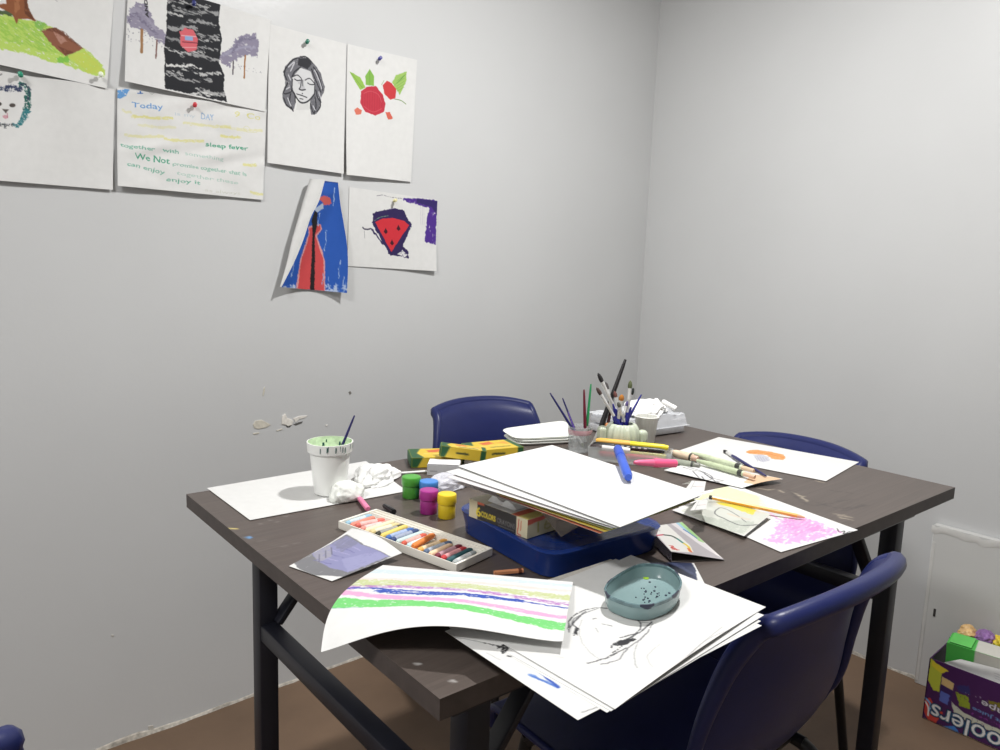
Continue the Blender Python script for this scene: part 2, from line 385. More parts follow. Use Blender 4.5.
k.poly([(560, 470), (700, 430), (800, 510), (860, 600), (740, 620)], g3, a=.9, rough=2, dry=.3)
k.poly([(460, 490), (560, 470), (580, 520), (480, 530)], S(120, 200, 70), a=.8, rough=2)
k.poly([(300, 170), (400, 215), (330, 260), (260, 190)], S(110, 180, 80), a=.6, rough=2, dry=.4)
k.poly([(-60, 90), (110, 95), (100, 140), (-60, 120)], S(60, 80, 44), a=.85, rough=2)
b1 = S(150, 92, 58)
k.poly([(60, -700), (220, -700), (225, 20), (245, 100), (300, 180), (230, 165), (150, 165), (135, 205), (100, 120), (0, 70), (-40, 40), (50, 30)], b1, rough=1)
k.poly([(100, -700), (150, -700), (160, 80), (120, 130)], S(190, 130, 90), a=.6, rough=1.5, dry=.5, sx=2, sy=9)
k.poly([(190, -600), (220, -600), (230, 60), (290, 180), (200, 120)], S(94, 54, 36), a=.7, rough=1.2, dry=.4, sx=2, sy=8)
k.poly([(335, 260), (460, 230), (690, 410), (620, 440), (540, 470), (440, 390)], S(150, 96, 72), rough=1.2)
k.poly([(440, 270), (520, 300), (560, 350), (500, 370)], S(196, 150, 134), a=.8, rough=1.5, dry=.3)
k.poly([(345, 250), (470, 232), (560, 290), (690, 410), (600, 360), (470, 270)], S(104, 60, 44), a=.7, rough=1.2, dry=.4, sx=5, sy=1.5, ang=.6)
k.poly([(470, 380), (560, 420), (620, 440), (540, 470)], S(110, 62, 44), a=.7, rough=1.2, dry=.35)
k.stroke([(455, 0), (475, 14)], 1.6, S(150, 150, 158), a=.5)
sheet('wall_drawing', 'painting of a brown tree trunk and log on green grass, top left of the wall', 'drawing', c, k, hang(.012, seed=1), 'drawings pinned to the left wall')
# 2 shaggy face
BR = wl(112, 190); d = wl(0, 181)-BR; d /= np.linalg.norm(d); t = wl(114, 93)-BR; t /= np.linalg.norm(t)
c = [BR+d*.33+t*.209, BR+t*.209, BR, BR+d*.33]
k = canvas_for(c, 1.1).zoom(0, 60, 5.357)
for pts, w, cc, dr in (([(-120, 175), (-60, 150), (0, 150), (50, 152), (110, 150)], 9, S(62, 72, 104), .5), ([(118, 130), (140, 145), (150, 180), (148, 215), (140, 260)], 10, S(40, 104, 96), .45),
        ([(145, 270), (125, 310), (100, 345), (80, 350)], 9, S(48, 128, 136), .4), ([(70, 352), (0, 350), (-80, 345)], 7, S(96, 100, 104), .55), ([(-120, 170), (-150, 250), (-110, 330)], 9, S(48, 104, 110), .5)):
    k.curve(pts, w, cc, rough=3., dry=dr, sx=2, sy=2)
k.curve([(105, 135), (135, 130), (158, 165), (150, 230)], 2.5, S(50, 60, 84), rough=2.5, dry=.4)
k.blob((66, 243), 17, 11, S(88, 80, 76)); k.blob((-6, 236), 15, 11, S(80, 74, 70)); k.poly([(10, 262), (48, 264), (30, 288)], S(104, 96, 92), rough=.5)
k.blob((28, 305), 14, 12, S(222, 170, 180), rough=.8); k.stroke([(38, 285), (40, 310)], 1.2, S(190, 110, 130))
k.stroke([(0, 82), (8, 76)], 2, S(60, 60, 60), a=.6)
sheet('wall_drawing', 'white sheet with a shaggy teal animal face, pinned below the tree painting', 'drawing', c, k,
      lambda u, v: .002+.006*(1-v)**2*np.exp(-((u-.75)/.12)**2)*2+.006*v*v+.0015*np.sin(7*u+5*v), 'drawings pinned to the left wall')
# 3 black waterfall
TR, BR, BL = wl(270, 20), wl(264, 112), wl(123, 82); c = [BL+TR-BR, TR, BR, BL]
k = canvas_for(c, 1.1).zoom(120, 0, 6.25)
lav = S(150, 144, 166)
k.poly([(40, 120), (60, 60), (100, 20), (160, 30), (200, 110), (215, 160), (290, 210), (330, 250), (300, 300), (240, 270), (180, 220), (110, 180), (60, 170)], lav, rough=3.5, dry=.2, sx=9, sy=3, a=.95)
k.poly([(600, 350), (680, 310), (720, 250), (760, 220), (850, 215), (865, 290), (850, 350), (780, 350), (700, 380), (680, 420), (620, 390)], lav, rough=4, dry=.18, sx=9, sy=3)
k.curve([(70, 80), (110, 60), (160, 110), (220, 180)], 7, S(172, 168, 186), a=.8, rough=3, dry=.35, sx=8, sy=2)
k.curve([(640, 350), (740, 300), (840, 300)], 6, S(170, 168, 190), a=.8, rough=3, dry=.35, sx=8, sy=2)
k.curve([(700, 330), (760, 250), (840, 240)], 6, S(118, 114, 140), a=.7, rough=3, dry=.45, sx=6, sy=2)
k.curve([(50, 130), (90, 90), (130, 130), (230, 220)], 6, S(116, 110, 136), a=.7, rough=3, dry=.45, sx=6, sy=2)
k.scatter(40, [(30, 180), (260, 320)], S(120, 116, 136), 1.0, seed=3); k.scatter(30, [(650, 380), (880, 470)], S(120, 116, 136), .9, seed=4)
for pts, w, cc in (([(132, 190), (128, 330)], 5.5, S(166, 124, 84)), ([(226, 255), (216, 368)], 3, S(128, 90, 84)), ([(778, 350), (770, 490)], 3.4, S(166, 112, 64)), ([(704, 385), (700, 465)], 2.8, S(66, 56, 66))): k.stroke(pts, w, cc, rough=.5)
blk = S(30, 32, 38)
k.poly([(300, -200), (610, -200), (622, 40), (610, 120), (632, 260), (615, 400), (648, 470), (640, 560), (662, 642), (270, 556), (272, 380), (268, 310), (285, 180), (290, 60)], blk, rough=1.2)
for i, (y, a_, x0, x1) in enumerate([(-120, .5, 300, 610), (-60, .6, 310, 600), (30, .6, 300, 560), (75, .5, 330, 600), (105, .7, 300, 380), (140, .5, 420, 600), (185, .5, 300, 470), (210, .5, 440, 610), (240, .6, 480, 610), (270, .4, 300, 420), (300, .5, 430, 600), (330, .7, 280, 520), (350, .5, 380, 620), (425, .9, 280, 500), (450, .7, 380, 620), (485, .6, 290, 380), (500, .5, 340, 560), (590, .8, 400, 560), (565, .6, 480, 640), (610, .5, 450, 600), (625, .8, 560, 640)]):
    xs = np.linspace(x0, x1, 6); k.stroke([(x, y+(x-450)*.12+9*math.sin(x/40+i)) for x in xs], 6 if i % 3 else 9, S(232, 232, 230), a=min(1, a_+.15), rough=3, dry=.5, sx=14, sy=2.6, ang=.15)
k.poly([(370, 200), (400, 178), (450, 190), (485, 250), (470, 320), (420, 330), (375, 290)], S(226, 106, 116), rough=1.5)
k.stroke([(380, 225), (470, 232)], 2, S(240, 190, 196)); k.stroke([(385, 265), (478, 272)], 1.8, S(110, 40, 56)); k.stroke([(385, 300), (470, 300)], 1.6, S(244, 180, 186))
k.poly([(400, 228), (450, 232), (450, 258), (400, 254)], S(150, 180, 224))
k.text('AND', (176, 112), (166, 0), S(40, 40, 44), tall=6, fat=.5)
sheet('wall_drawing', 'black and white striped waterfall painting with purple trees, top row on the wall', 'drawing', c, k, hang(.009, seed=2, base=.004), 'drawings pinned to the left wall')
# 4 handwritten sheet
c = wall_corners([(117, 88), (266, 110), (262, 200), (116, 186)])
k = canvas_for(c, .9).zoom(100, 70, 5.77)
blu, yel, grn = S(104, 158, 220), S(238, 232, 140), S(70, 164, 130)
k.poly([(85, 160), (100, 115), (165, 105), (150, 150), (110, 165)], S(96, 160, 226), a=.9, rough=1.5, dry=.25)
k.stroke([(210, 135), (238, 135)], 2, S(70, 120, 190)); k.stroke([(222, 110), (226, 135)], 3, S(70, 120, 190)); k.stroke([(275, 130), (292, 140), (315, 122)], .9, S(150, 160, 150))
k.text('Today', (182, 216), (350, 228), blu, tall=14.0, fat=0.20, wob=1.1); k.text('is my', (420, 262), (540, 275), S(196, 214, 226), tall=8.8, wob=1.1); k.text('DAY', (570, 282), (645, 294), blu, a=.8, tall=14.0, wob=1.1)
k.text('9  Co', (765, 268), (920, 290), S(228, 222, 120), tall=12.2, wob=1.1)
for (x0, y0, x1, y1, a_) in ((180, 268, 400, 278, .9), (130, 235, 170, 245, .5), (470, 305, 740, 330, .6), (690, 330, 930, 352, .5), (690, 380, 800, 388, .9), (140, 378, 350, 384, .6), (360, 400, 580, 412, .8), (220, 320, 420, 332, .4), (820, 545, 890, 550, .9), (860, 705, 940, 720, .8)):
    k.stroke([(x0, y0), ((x0+x1)/2, (y0+y1)/2+5), (x1, y1)], 6.0, yel, a=a_*.8, rough=1.5, dry=.3, sx=5, sy=2)
k.curve([(830, 350), (820, 335), (840, 325), (860, 345), (835, 358), (900, 362)], .9, S(226, 224, 170))
k.text('sleep fever', (600, 442), (845, 466), grn, tall=13.1, fat=0.30, wob=1.1)
k.text('together   with', (112, 445), (440, 485), grn, a=.75, tall=10.8, fat=0.20, wob=1.1); k.text('something', (475, 492), (700, 525), grn, a=.45, tall=10.5, wob=1.1)
k.text('We Not', (190, 515), (385, 545), grn, tall=14.0, fat=0.25, wob=1.1); k.text('promise together that is', (405, 552), (835, 612), grn, a=.65, tall=9.8, fat=0.15, wob=1.1)
k.text('can enjoy', (145, 552), (355, 604), grn, a=.75, tall=11.4, fat=0.15, wob=1.1); k.text('together these', (425, 605), (785, 662), grn, a=.45, tall=10.5, wob=1.1)
k.text('enjoy it', (365, 642), (560, 662), grn, a=.8, tall=10.8, fat=0.15, wob=1.1); k.text('as always', (585, 702), (800, 722), S(206, 206, 190), a=.7, tall=8.8, wob=1.1)
sheet('wall_drawing', 'crumpled sheet of faint blue, yellow and green handwriting, pinned on the wall', 'handwritten sheet', c, k,
      lambda u, v: np.maximum(.0008, .003+.009*v*v*(.6+.5*np.sin(3*u+1))+.0016*np.sin(14*u+9*v+2*np.sin(11*v))*(.4+v*0+.6*np.sin(u*7)**2)), 'drawings pinned to the left wall')
# 5 portrait
c = wall_corners([(269, 24), (346, 44), (342, 174), (266, 163)])
k = canvas_for(c, 1.).zoom(270, 50, 10)
dk, md, lt = S(50, 50, 56), S(116, 116, 122), S(196, 196, 200)
k.poly([(130, 230), (150, 160), (220, 90), (300, 60), (380, 80), (440, 140), (500, 230), (540, 370), (530, 430), (500, 480), (500, 560), (450, 640), (400, 650), (385, 560), (400, 440), (440, 360), (400, 220), (300, 180), (220, 270), (215, 350), (240, 440), (250, 520), (225, 615), (150, 560), (120, 490), (115, 440), (150, 350)], md, rough=.8, dry=.12)
k.poly([(280, 80), (390, 85), (415, 140), (370, 190), (310, 165), (275, 150)], dk, rough=.8)
for pts in ([(215, 270), (240, 220), (300, 170)], [(150, 180), (140, 240), (165, 300)], [(170, 330), (130, 430), (200, 420), (215, 360)], [(430, 170), (480, 260), (520, 400)], [(410, 190), (440, 280), (500, 420)], [(200, 440), (190, 520), (220, 610)], [(130, 480), (160, 550), (210, 590)], [(240, 430), (245, 520)], [(450, 400), (470, 480), (500, 520)], [(395, 540), (410, 600), (430, 640)], [(440, 470), (450, 560), (430, 640)], [(490, 470), (495, 560), (460, 620)], [(300, 70), (360, 70), (420, 130)], [(130, 220), (210, 110), (270, 80)]):
    k.curve(pts, 3.0, dk, rough=.5)
for pts in ([(180, 170), (240, 120), (200, 210)], [(440, 200), (490, 320), (510, 390)], [(160, 390), (190, 370)], [(170, 480), (200, 560)], [(420, 560), (440, 600)], [(480, 420), (500, 490)], [(180, 250), (200, 300)]): k.curve(pts, 2.6, S(214, 214, 220), rough=.4)
k.poly([(310, 180), (400, 215), (440, 330), (430, 440), (380, 500), (330, 525), (280, 510), (225, 400), (220, 290), (260, 230)], S(226, 227, 228), rough=.5)
k.poly([(270, 490), (330, 525), (380, 500), (380, 600), (250, 600)], S(224, 224, 222), a=.8, rough=1)
k.poly([(270, 330), (300, 345), (290, 400), (345, 400), (330, 330), (345, 300), (310, 290)], S(190, 190, 194), a=.7, rough=1.5)
for pts, w in (([(225, 265), (270, 250), (305, 280)], 1.8), ([(240, 290), (270, 305), (300, 300)], 1.8), ([(345, 300), (390, 285), (435, 330)], 1.8), ([(370, 330), (400, 345), (438, 345)], 1.8), ([(310, 290), (300, 360), (285, 385)], 1.6), ([(285, 390), (310, 402), (345, 395)], 2.4), ([(320, 300), (320, 360)], 1.2),
               ([(260, 440), (310, 455), (360, 475)], 1.8), ([(290, 485), (320, 492)], 1.6), ([(215, 400), (280, 510), (330, 528), (385, 500), (435, 440)], 2.6), ([(220, 290), (215, 380)], 1.6), ([(440, 330), (435, 440)], 1.6)): k.curve(pts, w*1.35, dk, rough=.3)
k.blob((316, 435), 6, 6, dk)
sheet('wall_drawing', 'black pencil portrait of a long haired face with closed eyes, on the wall', 'drawing', c, k, hang(.010, seed=.3), 'drawings pinned to the left wall')
# 6 roses
c = wall_corners([(347, 44), (417, 60), (410, 182), (344, 175)])
k = canvas_for(c, 1.).zoom(240, 20, 4.545)
lg = S(160, 204, 90)
k.poly([(495, 238), (545, 265), (568, 312), (545, 325), (520, 285)], lg, rough=.6); k.stroke([(500, 242), (555, 315)], .8, S(96, 150, 60))
k.poly([(570, 300), (568, 260), (588, 226), (608, 260), (606, 305)], S(140, 194, 84), rough=.6); k.stroke([(588, 235), (588, 305)], .8, S(90, 140, 60))
k.poly([(690, 290), (705, 255), (755, 236), (755, 280), (725, 345)], S(170, 208, 110), rough=1.2)
for i in range(5): k.stroke([(700+i*9, 300-i*9), (735+i*4, 270-i*5)], .7, S(100, 160, 70)); k.stroke([(710, 330-i*12), (745, 310-i*14)], .7, S(110, 160, 76))
k.curve([(700, 365), (730, 372), (752, 388)], 2, S(110, 150, 70)); k.stroke([(640, 300), (652, 280)], 1, S(110, 150, 70))
rd = S(206, 58, 76)
k.poly([(548, 330), (575, 310), (615, 306), (645, 345), (658, 390), (650, 425), (610, 442), (565, 425), (543, 385)], rd, rough=.8)
for i in range(9): k.stroke([(555+i*11, 325+abs(i-4)*4), (552+i*11, 425-abs(i-4)*5)], .9, S(168, 36, 58), a=.7, rough=.6)
k.curve([(560, 340), (590, 330), (625, 345), (640, 380)], 1, S(232, 110, 120)); k.curve([(560, 400), (600, 425), (640, 410)], 1, S(232, 110, 120))
k.poly([(645, 300), (665, 282), (690, 295), (708, 320), (705, 360), (680, 368), (655, 345)], S(216, 66, 70), rough=1)
k.poly([(516, 415), (530, 403), (550, 418), (545, 436), (522, 438)], S(232, 126, 104), rough=.8); k.poly([(655, 425), (678, 425), (692, 455), (670, 460)], S(228, 110, 92), rough=.8)
sheet('wall_drawing', 'painting of red roses with green leaves on white paper, right end of the top row', 'drawing', c, k, hang(.012, seed=1.5), 'drawings pinned to the left wall')
# 8 melon
c = wall_corners([(349, 187), (437, 200), (434, 271), (347, 266)])
k = canvas_for(c, 1.).zoom(250, 165, 5)
nv, pu = S(52, 40, 92), S(84, 50, 150)
k.poly([(610, 290), (615, 240), (670, 225), (720, 212), (770, 228), (785, 262), (808, 300), (780, 370), (760, 405), (790, 430), (790, 470), (740, 455), (700, 455), (660, 385)], nv, rough=2.4)
k.poly([(735, 445), (760, 425), (785, 450), (770, 462)], S(236, 236, 236), rough=1, dry=.4)
k.poly([(625, 285), (660, 268), (720, 265), (770, 280), (795, 302), (705, 435)], S(222, 54, 66), rough=.8)
k.curve([(622, 278), (650, 262), (690, 254)], 2.2, S(120, 150, 130), dry=.4)
for x, y in ((678, 330), (742, 315), (709, 388)): k.poly([(x, y-16), (x+10, y+6), (x, y+15), (x-10, y+4)], S(70, 24, 40), rough=.4)
k.stroke([(605, 318), (660, 395)], 4, nv, rough=2, dry=.2); k.curve([(562, 312), (575, 322), (600, 318)], 4, S(70, 64, 90), rough=1); k.stroke([(570, 330), (572, 366)], 1, S(120, 120, 130))
k.curve([(635, 155), (660, 150), (700, 160), (760, 168)], 1.6, S(110, 104, 120), rough=1, dry=.5); k.stroke([(715, 175), (724, 205)], .8, S(170, 160, 110))
k.poly([(765, 162), (830, 165), (935, 178), (922, 400), (870, 385), (872, 350), (885, 260), (895, 215), (820, 195), (770, 178)], pu, rough=2.5, dry=.14, sx=3, sy=12)
k.poly([(830, 168), (934, 180), (932, 250), (905, 210), (835, 190)], S(58, 44, 110), rough=1.2)
for x in (852, 860, 868): k.stroke([(x, 200), (x, 300)], .6, S(170, 160, 190), dry=.4)
sheet('wall_drawing', 'painting of a red melon slice with purple paint strokes, lower right on the wall', 'drawing', c, k, lambda u, v: .002+.010*v*v*u*u+.0005*np.sin(8*u), 'drawings pinned to the left wall')
# 7 curled dress painting
rows = [(310, 325, 338, 179, 182.5), (303.5, 319, 340.5, 200, 205), (299, 311, 343.5, 216, 222), (292, 303, 347, 240, 245), (287, 294, 348, 262, 267), (280, 281.5, 347, 287, 293)]
nv_, nu_, nf_ = 120, 90, 26
Rw = catmull(rows, nv_); k = Cv(80, 130, .35, None).zoom(-272*5+0, 0, 1)  # painted in picture-sized units: x-272, y-170
K = lambda pts: [((250+x/5.)-272, (165+y/5.)-170) for x, y in pts]
k.zm = None; k.img[:] = np.array(S(44, 96, 190))
k.poly(K([(340, 170), (365, 155), (400, 165), (410, 200), (370, 205)]), S(224, 104, 100), rough=1.2)
k.poly(K([(320, 215), (370, 190), (370, 215), (330, 240)]), S(190, 205, 226), rough=1, dry=.3)
k.poly(K([(370, 60), (445, 70), (440, 90), (370, 90)]), S(30, 70, 150), rough=1)
k.poly(K([(230, 620), (250, 470), (285, 370), (295, 345), (290, 310), (320, 300), (355, 295), (360, 320), (335, 355), (350, 400), (375, 480), (375, 630)]), S(232, 170, 170), rough=.5)
k.poly(K([(238, 620), (256, 475), (290, 375), (298, 345), (296, 315), (320, 303), (352, 300), (352, 322), (328, 355), (345, 405), (368, 485), (370, 630)]), S(222, 82, 84), rough=.4)
k.poly(K([(308, 275), (325, 225), (340, 240), (335, 290), (325, 350), (324, 480), (322, 625), (298, 625), (306, 480), (312, 350)]), S(36, 30, 34), rough=.4)
for x0, y0, y1 in ((450, 480, 570), (470, 560, 640), (430, 590, 640), (380, 330, 430), (365, 540, 600), (215, 480, 560), (395, 560, 640), (345, 240, 300), (420, 120, 200)): k.stroke(K([(x0, y0), (x0-6, y1)]), .9, S(170, 196, 236), dry=.5, rough=.8, sx=1, sy=6)
k.poly(K([(150, 600), (240, 605), (240, 625), (150, 625)]), S(206, 218, 240), rough=1.5, dry=.5); k.poly(K([(380, 600), (490, 590), (490, 640), (380, 640)]), S(190, 206, 236), rough=1.5, dry=.62)
def samp(px, py):
    x = np.clip((px-272)/k.res, 0, k.nx-1.01); y = np.clip((py-170)/k.res, 0, k.ny-1.01); return k.img[int(round(y)), int(round(x))]
P = np.zeros((nv_, nu_+nf_, 3)); C = np.zeros((nv_, nu_+nf_, 3))
for j in range(nv_):
    fo, fr, ri, yl, yr = Rw[j]; v = j/(nv_-1)
    rr = .010*(1-v)**.6+.001                     # radius of the roll
    ofold = .019+.007*v
    for i in range(nf_):                         # the flap that curls over the front and shows the blank back
        s = i/(nf_-1); px = fr+(fo-fr)*s; off = ofold+rr*2.2*math.sqrt(max(0, 1-s*s))*(.5+.5*(1-v))+.0015
        P[j, i] = wl(px, yl+(yr-yl)*.3*(1-s)*(fr-fo)/30, off); C[j, i] = samp(px, yl)
    for i in range(nu_):
        s = (i+1)/nu_; px = fo+(ri-fo)*s; bulge = math.sin(math.pi*min(1, s*1.05)*.62+.35)
        off = .0045+(ofold-.0045)*max(0, 1-s*2.1)**2+(.012+.009*v)*max(0, (s-.42)/.58)**2
        off = max(off, .004); py = yl+(yr-yl)*s+(3.0*math.sin(math.pi*s)*v*0); P[j, nf_+i] = wl(px, py, off); C[j, nf_+i] = samp(px, py)
class _C: pass
mb = sheet_mb(P, WHITE, .0004, WHITE); n_ = P.shape[0]*P.shape[1]
mb.c[:n_] = C.reshape(-1, 3)
tag(obj('wall_drawing', mb, PAPER, None, 0), 'curling blue painting with a red dress, one side rolled over showing white', 'drawing', 'drawings pinned to the left wall')
pin(193.5, 5, S(40, 48, 110), 'navy', 'navy push pin on the waterfall painting', .006)
pin(194.5, 106, S(190, 50, 60), 'red', 'red push pin at the top of the handwritten sheet', .005)
pin(306.5, 43, S(40, 110, 90), 'green', 'green push pin above the pencil portrait', .003)
pin(379, 59.5, S(70, 70, 140), 'violet', 'violet push pin above the rose painting', .003)
pin(21, 76, S(40, 140, 110), 'teal', 'teal push pin on the shaggy animal face sheet', .004)
pin(101, 76, S(224, 232, 210), 'white', 'white push pin at the corner of the tree painting', .012)
pin(394, 201, S(206, 200, 150), 'cream', 'cream push pin above the melon slice painting', .004)

# =================================================================== TABLE
tab = thing('folding_table', 'long dark brown folding table on a black steel frame, covered in art supplies', 'table', tb(TABLE_L/2, TABLE_W/2, 0))
cc = [tb(0, TABLE_W), tb(TABLE_L, TABLE_W), tb(TABLE_L, 0), tb(0, 0)]
k = canvas_for(cc, 3.2, S(84, 75, 70))
k.zoom(660, 400, 3.333)
wc = S(196, 184, 160)
for pts in ([(280, 290), (300, 292)], [(330, 295), (360, 300), (380, 298)], [(395, 300), (410, 308)], [(440, 305), (470, 322), (490, 338)], [(460, 318), (480, 320)], [(520, 270), (545, 275)], [(580, 380), (620, 384)], [(600, 392), (640, 400)], [(590, 384), (640, 392)]): k.stroke(pts, 3.4, wc, a=.75, rough=2, dry=.25)
for pts in ([(430, 300), (500, 350), (640, 330)], [(520, 340), (600, 360), (680, 350)], [(560, 300), (640, 310)], [(600, 370), (690, 350)]): k.curve(pts, 4, S(46, 40, 38), a=.6, rough=3, dry=.4)
k.zoom(190, 380, 4.167)
k.stroke([(155, 618), (195, 620)], 4, S(206, 188, 110), dry=.1); k.poly([(230, 655), (250, 650), (262, 656), (245, 664)], S(96, 140, 186))
for p_ in ((395, 568), (330, 585), (290, 600), (360, 592)): k.stroke([p_, (p_[0]+8, p_[1]-1)], 3.2, S(150, 146, 142), a=.6)
for p_ in ((380, 695), (430, 683), (290, 672)): k.stroke([p_, (p_[0]+26, p_[1]-5)], 3.2, S(140, 134, 130), a=.5, dry=.3)
k.zm = None; k.scatter(60, [(190, 420), (950, 690)], S(104, 96, 90), 2., a=.5, seed=8); k.stroke([(416, 664), (419, 664)], 4, S(200, 198, 196)); k.stroke([(452, 681), (454, 681)], 4, S(190, 188, 186))
mb = sheet_mb(quad_grid(cc, k.nx, k.ny), k, .001, S(60, 52, 48)); mb.c[len(mb.c)//2:] = S(60, 52, 48)
top = obj('tabletop', MB(), None, tab, 0) if False else None
tt = obj('tabletop', mb, MVC('table_laminate', .38, .45, grain=True, bump=.15), tab, 0)
mb = MB(); hx, hy = TABLE_L, TABLE_W
mb.prism([tb(0, 0)[:2], tb(hx, 0)[:2], tb(hx, hy)[:2], tb(0, hy)[:2]], .727, .7492)
obj('edge_band', mb, M('table_edge', S(70, 62, 58), .5, vary=.15, scale=60), tt, 0)
steel = M('black_steel', S(24, 25, 34), .42, vary=.1, spec=.5)
ax = (V(ct, st, 0), V(-st, ct, 0), V(0, 0, 1))
def bar(name, p, q, w, t, par=tab, bv=.004):
    p, q = V(*p), V(*q); d = q-p; L = np.linalg.norm(d); d /= L; e = ax[1] if abs(d@ax[1]) < .7 else ax[0]
    e = e-d*(e@d); e /= np.linalg.norm(e); n = np.cross(d, e)
    mb = MB().box((p+q)/2, (L, w, t), ax=(d, e, n)); mb.bevel(bv, 2); return obj(name, mb, steel, par, 40)
LX0, LX1, LY0, LY1 = .1, 1.17, .08, .665
for lx in (LX0, LX1):
    for ly in (LY0, LY1):
        lg_ = bar('leg', tb(lx, ly, .004), tb(lx, ly, .722), .034, .034)
        obj('foot_cap', MB().box(tb(lx, ly, .008), (.037, .037, .016), ax=ax).bevel(.003, 1), M('black_rubber', S(18, 18, 20), .8), lg_)
    bar('crossbar', tb(lx, LY0, .515), tb(lx, LY1, .515), .03, .03)
    s = 1 if lx < .5 else -1
    for ly in (LY0, LY1): bar('brace', tb(lx+s*.012, ly-.02*(1 if ly > .3 else -1), .53), tb(lx+s*.16, ly-.02*(1 if ly > .3 else -1), .716), .028, .012)
for ly in (LY0-.02, LY1+.02): bar('rail', tb(.05, ly, .703), tb(TABLE_L-.05, ly, .703), .026, .036)
for lx in (.06, TABLE_L-.06): bar('rail', tb(lx, LY0-.02, .703), tb(lx, LY1+.02, .703), .026, .036)

# =================================================================== CHAIRS
blue = M('navy_plastic', S(34, 41, 90), .36, vary=.05, bump=.1, bscale=400, spec=.35)
tubem = M('grey_black_tube', S(40, 40, 42), .4, metal=.3)
def make_chair(label):
    r = thing('plastic_chair', label, 'chair', (0, 0, 0), 'navy plastic chairs')
    prof = [(.415, .385, .185, 0, 0), (.405, .418, .195, 0, .003), (.37, .432, .205, 0, .006), (.25, .428, .212, 0, .012), (.14, .42, .21, .0, .016), (.07, .428, .205, .006, .016), (.026, .46, .203, .02, .008), (-.012, .53, .203, .034, 0), (-.030, .61, .193, .040, 0), (-.044, .685, .176, .038, -.002), (-.064, .742, .165, .034, -.009), (-.084, .768, .165, .032, -.017)]
    nu, nv = 27, 64; C = catmull(prof, nv); G = np.zeros((nv, nu, 3))
    for j in range(nv):
        y, z, w, wr_, up = C[j]
        for i in range(nu):
            u = -1+2*i/(nu-1); G[j, i] = (w*u, y+wr_*abs(u)**2.2, z+up*abs(u)**2.4)
    du = np.gradient(G, axis=1); dv = np.gradient(G, axis=0); N = np.cross(du, dv); N /= np.linalg.norm(N, axis=2, keepdims=True)
    A = (G+N*.0035).reshape(-1, 3); B = (G-N*.0035).reshape(-1, 3); idx = np.arange(nu*nv).reshape(nv, nu); o = nu*nv
    mb = MB(); a, b, c_, d_ = [x.ravel().tolist() for x in (idx[:-1, :-1], idx[:-1, 1:], idx[1:, 1:], idx[1:, :-1])]
    mb.add(np.r_[A, B], list(zip(a, b, c_, d_))+[(p+o, s_+o, r_+o, q_+o) for p, q_, r_, s_ in zip(a, b, c_, d_)])
    bd = [tuple(x) for x in idx[0]] if False else None
    edge = list(G[0, :])+list(G[1:, -1])+list(G[-1, -2::-1])+list(G[-2:0:-1, 0])
    rad = [.007 if p[2] < .5 else .007+.007*min(1, (p[2]-.5)/.2) for p in edge]
    edge = [p-V(0, r_*.8 if p[2] > .5 else 0, 0 if p[2] > .5 else r_*.6) for p, r_ in zip(edge, rad)]
    mb.tube(edge+[edge[0]], rad+[rad[0]], 10)
    obj('shell', mb, blue, r, 50)
    for s in (-1, 1):
        for pts in ([(s*.2, .39, .012), (s*.175, .345, .36), (s*.172, .335, .39), (s*.17, .315, .405)], [(s*.2, -.06, .012), (s*.175, .01, .35), (s*.172, .025, .385), (s*.17, .05, .4)]):
            lg_ = obj('leg', MB().tube(catmull(pts, 16), .011, 12), tubem, r, 50)
            obj('foot_cap', MB().rod((pts[0][0], pts[0][1], 0), (pts[0][0], pts[0][1], .03), [(0, .012), (.1, .0145), (1, .0135)], 12), MATS['black_rubber'], lg_)
        obj('seat_rail', MB().tube([(s*.17, .32, .405), (s*.17, .18, .405), (s*.17, .045, .4)], .011, 12), tubem, r, 50)
    for y in (.29, .07): obj('cross_rail', MB().tube([(-.17, y, .403), (.17, y, .403)], .009, 10), tubem, r, 50)
    return r
def place(o, x, y, fx, fy, label):
    o.location = (x, y, 0); o.rotation_euler = (0, 0, math.atan2(-fx, fy)); o['label'] = label
    return o
ch = make_chair('navy plastic chair at the near side of the table, its back turned to the viewer')
place(ch, .565, -.060, .02, 1, ch['label'])
c2 = copy_tree(ch); c2.scale = (.90, 1, 1.0); place(c2, .948-.22*.078, 1.082-.975*.078, -.22, -.975, 'navy plastic chair behind the table, standing by the wall with drawings')
c3 = copy_tree(ch); c3.scale = (.95, 1, .977); place(c3, 1.352-.084, .336, -1, .0, 'navy plastic chair at the right end of the table, only its top rim in view')
c4 = copy_tree(ch); place(c4, -.487, .232, 0, 1, 'navy plastic chair in the bottom left corner, only its rim tip showing')

# =================================================================== SHEETS ON THE TABLE
TZ = .7505
def ts(name, label, cat, px, cv=WHITE, bump=None, group=None, **kw): return sheet(name, label, cat, [at(*p) for p in px], cv, bump, group, **kw)
def tcan(px, res=1.2, bg=WHITE): return canvas_for([at(*p) for p in px], res, bg)
LOOSE = 'loose sheets on the table'
px = [(207, 488, TZ+.001), (366, 461, TZ+.001), (407, 491, TZ+.001), (250, 520, TZ+.001)]
ts('paper_sheet', 'blank white sheet under the plastic cup at the left end of the table', 'paper', px, WHITE, None, LOOSE)

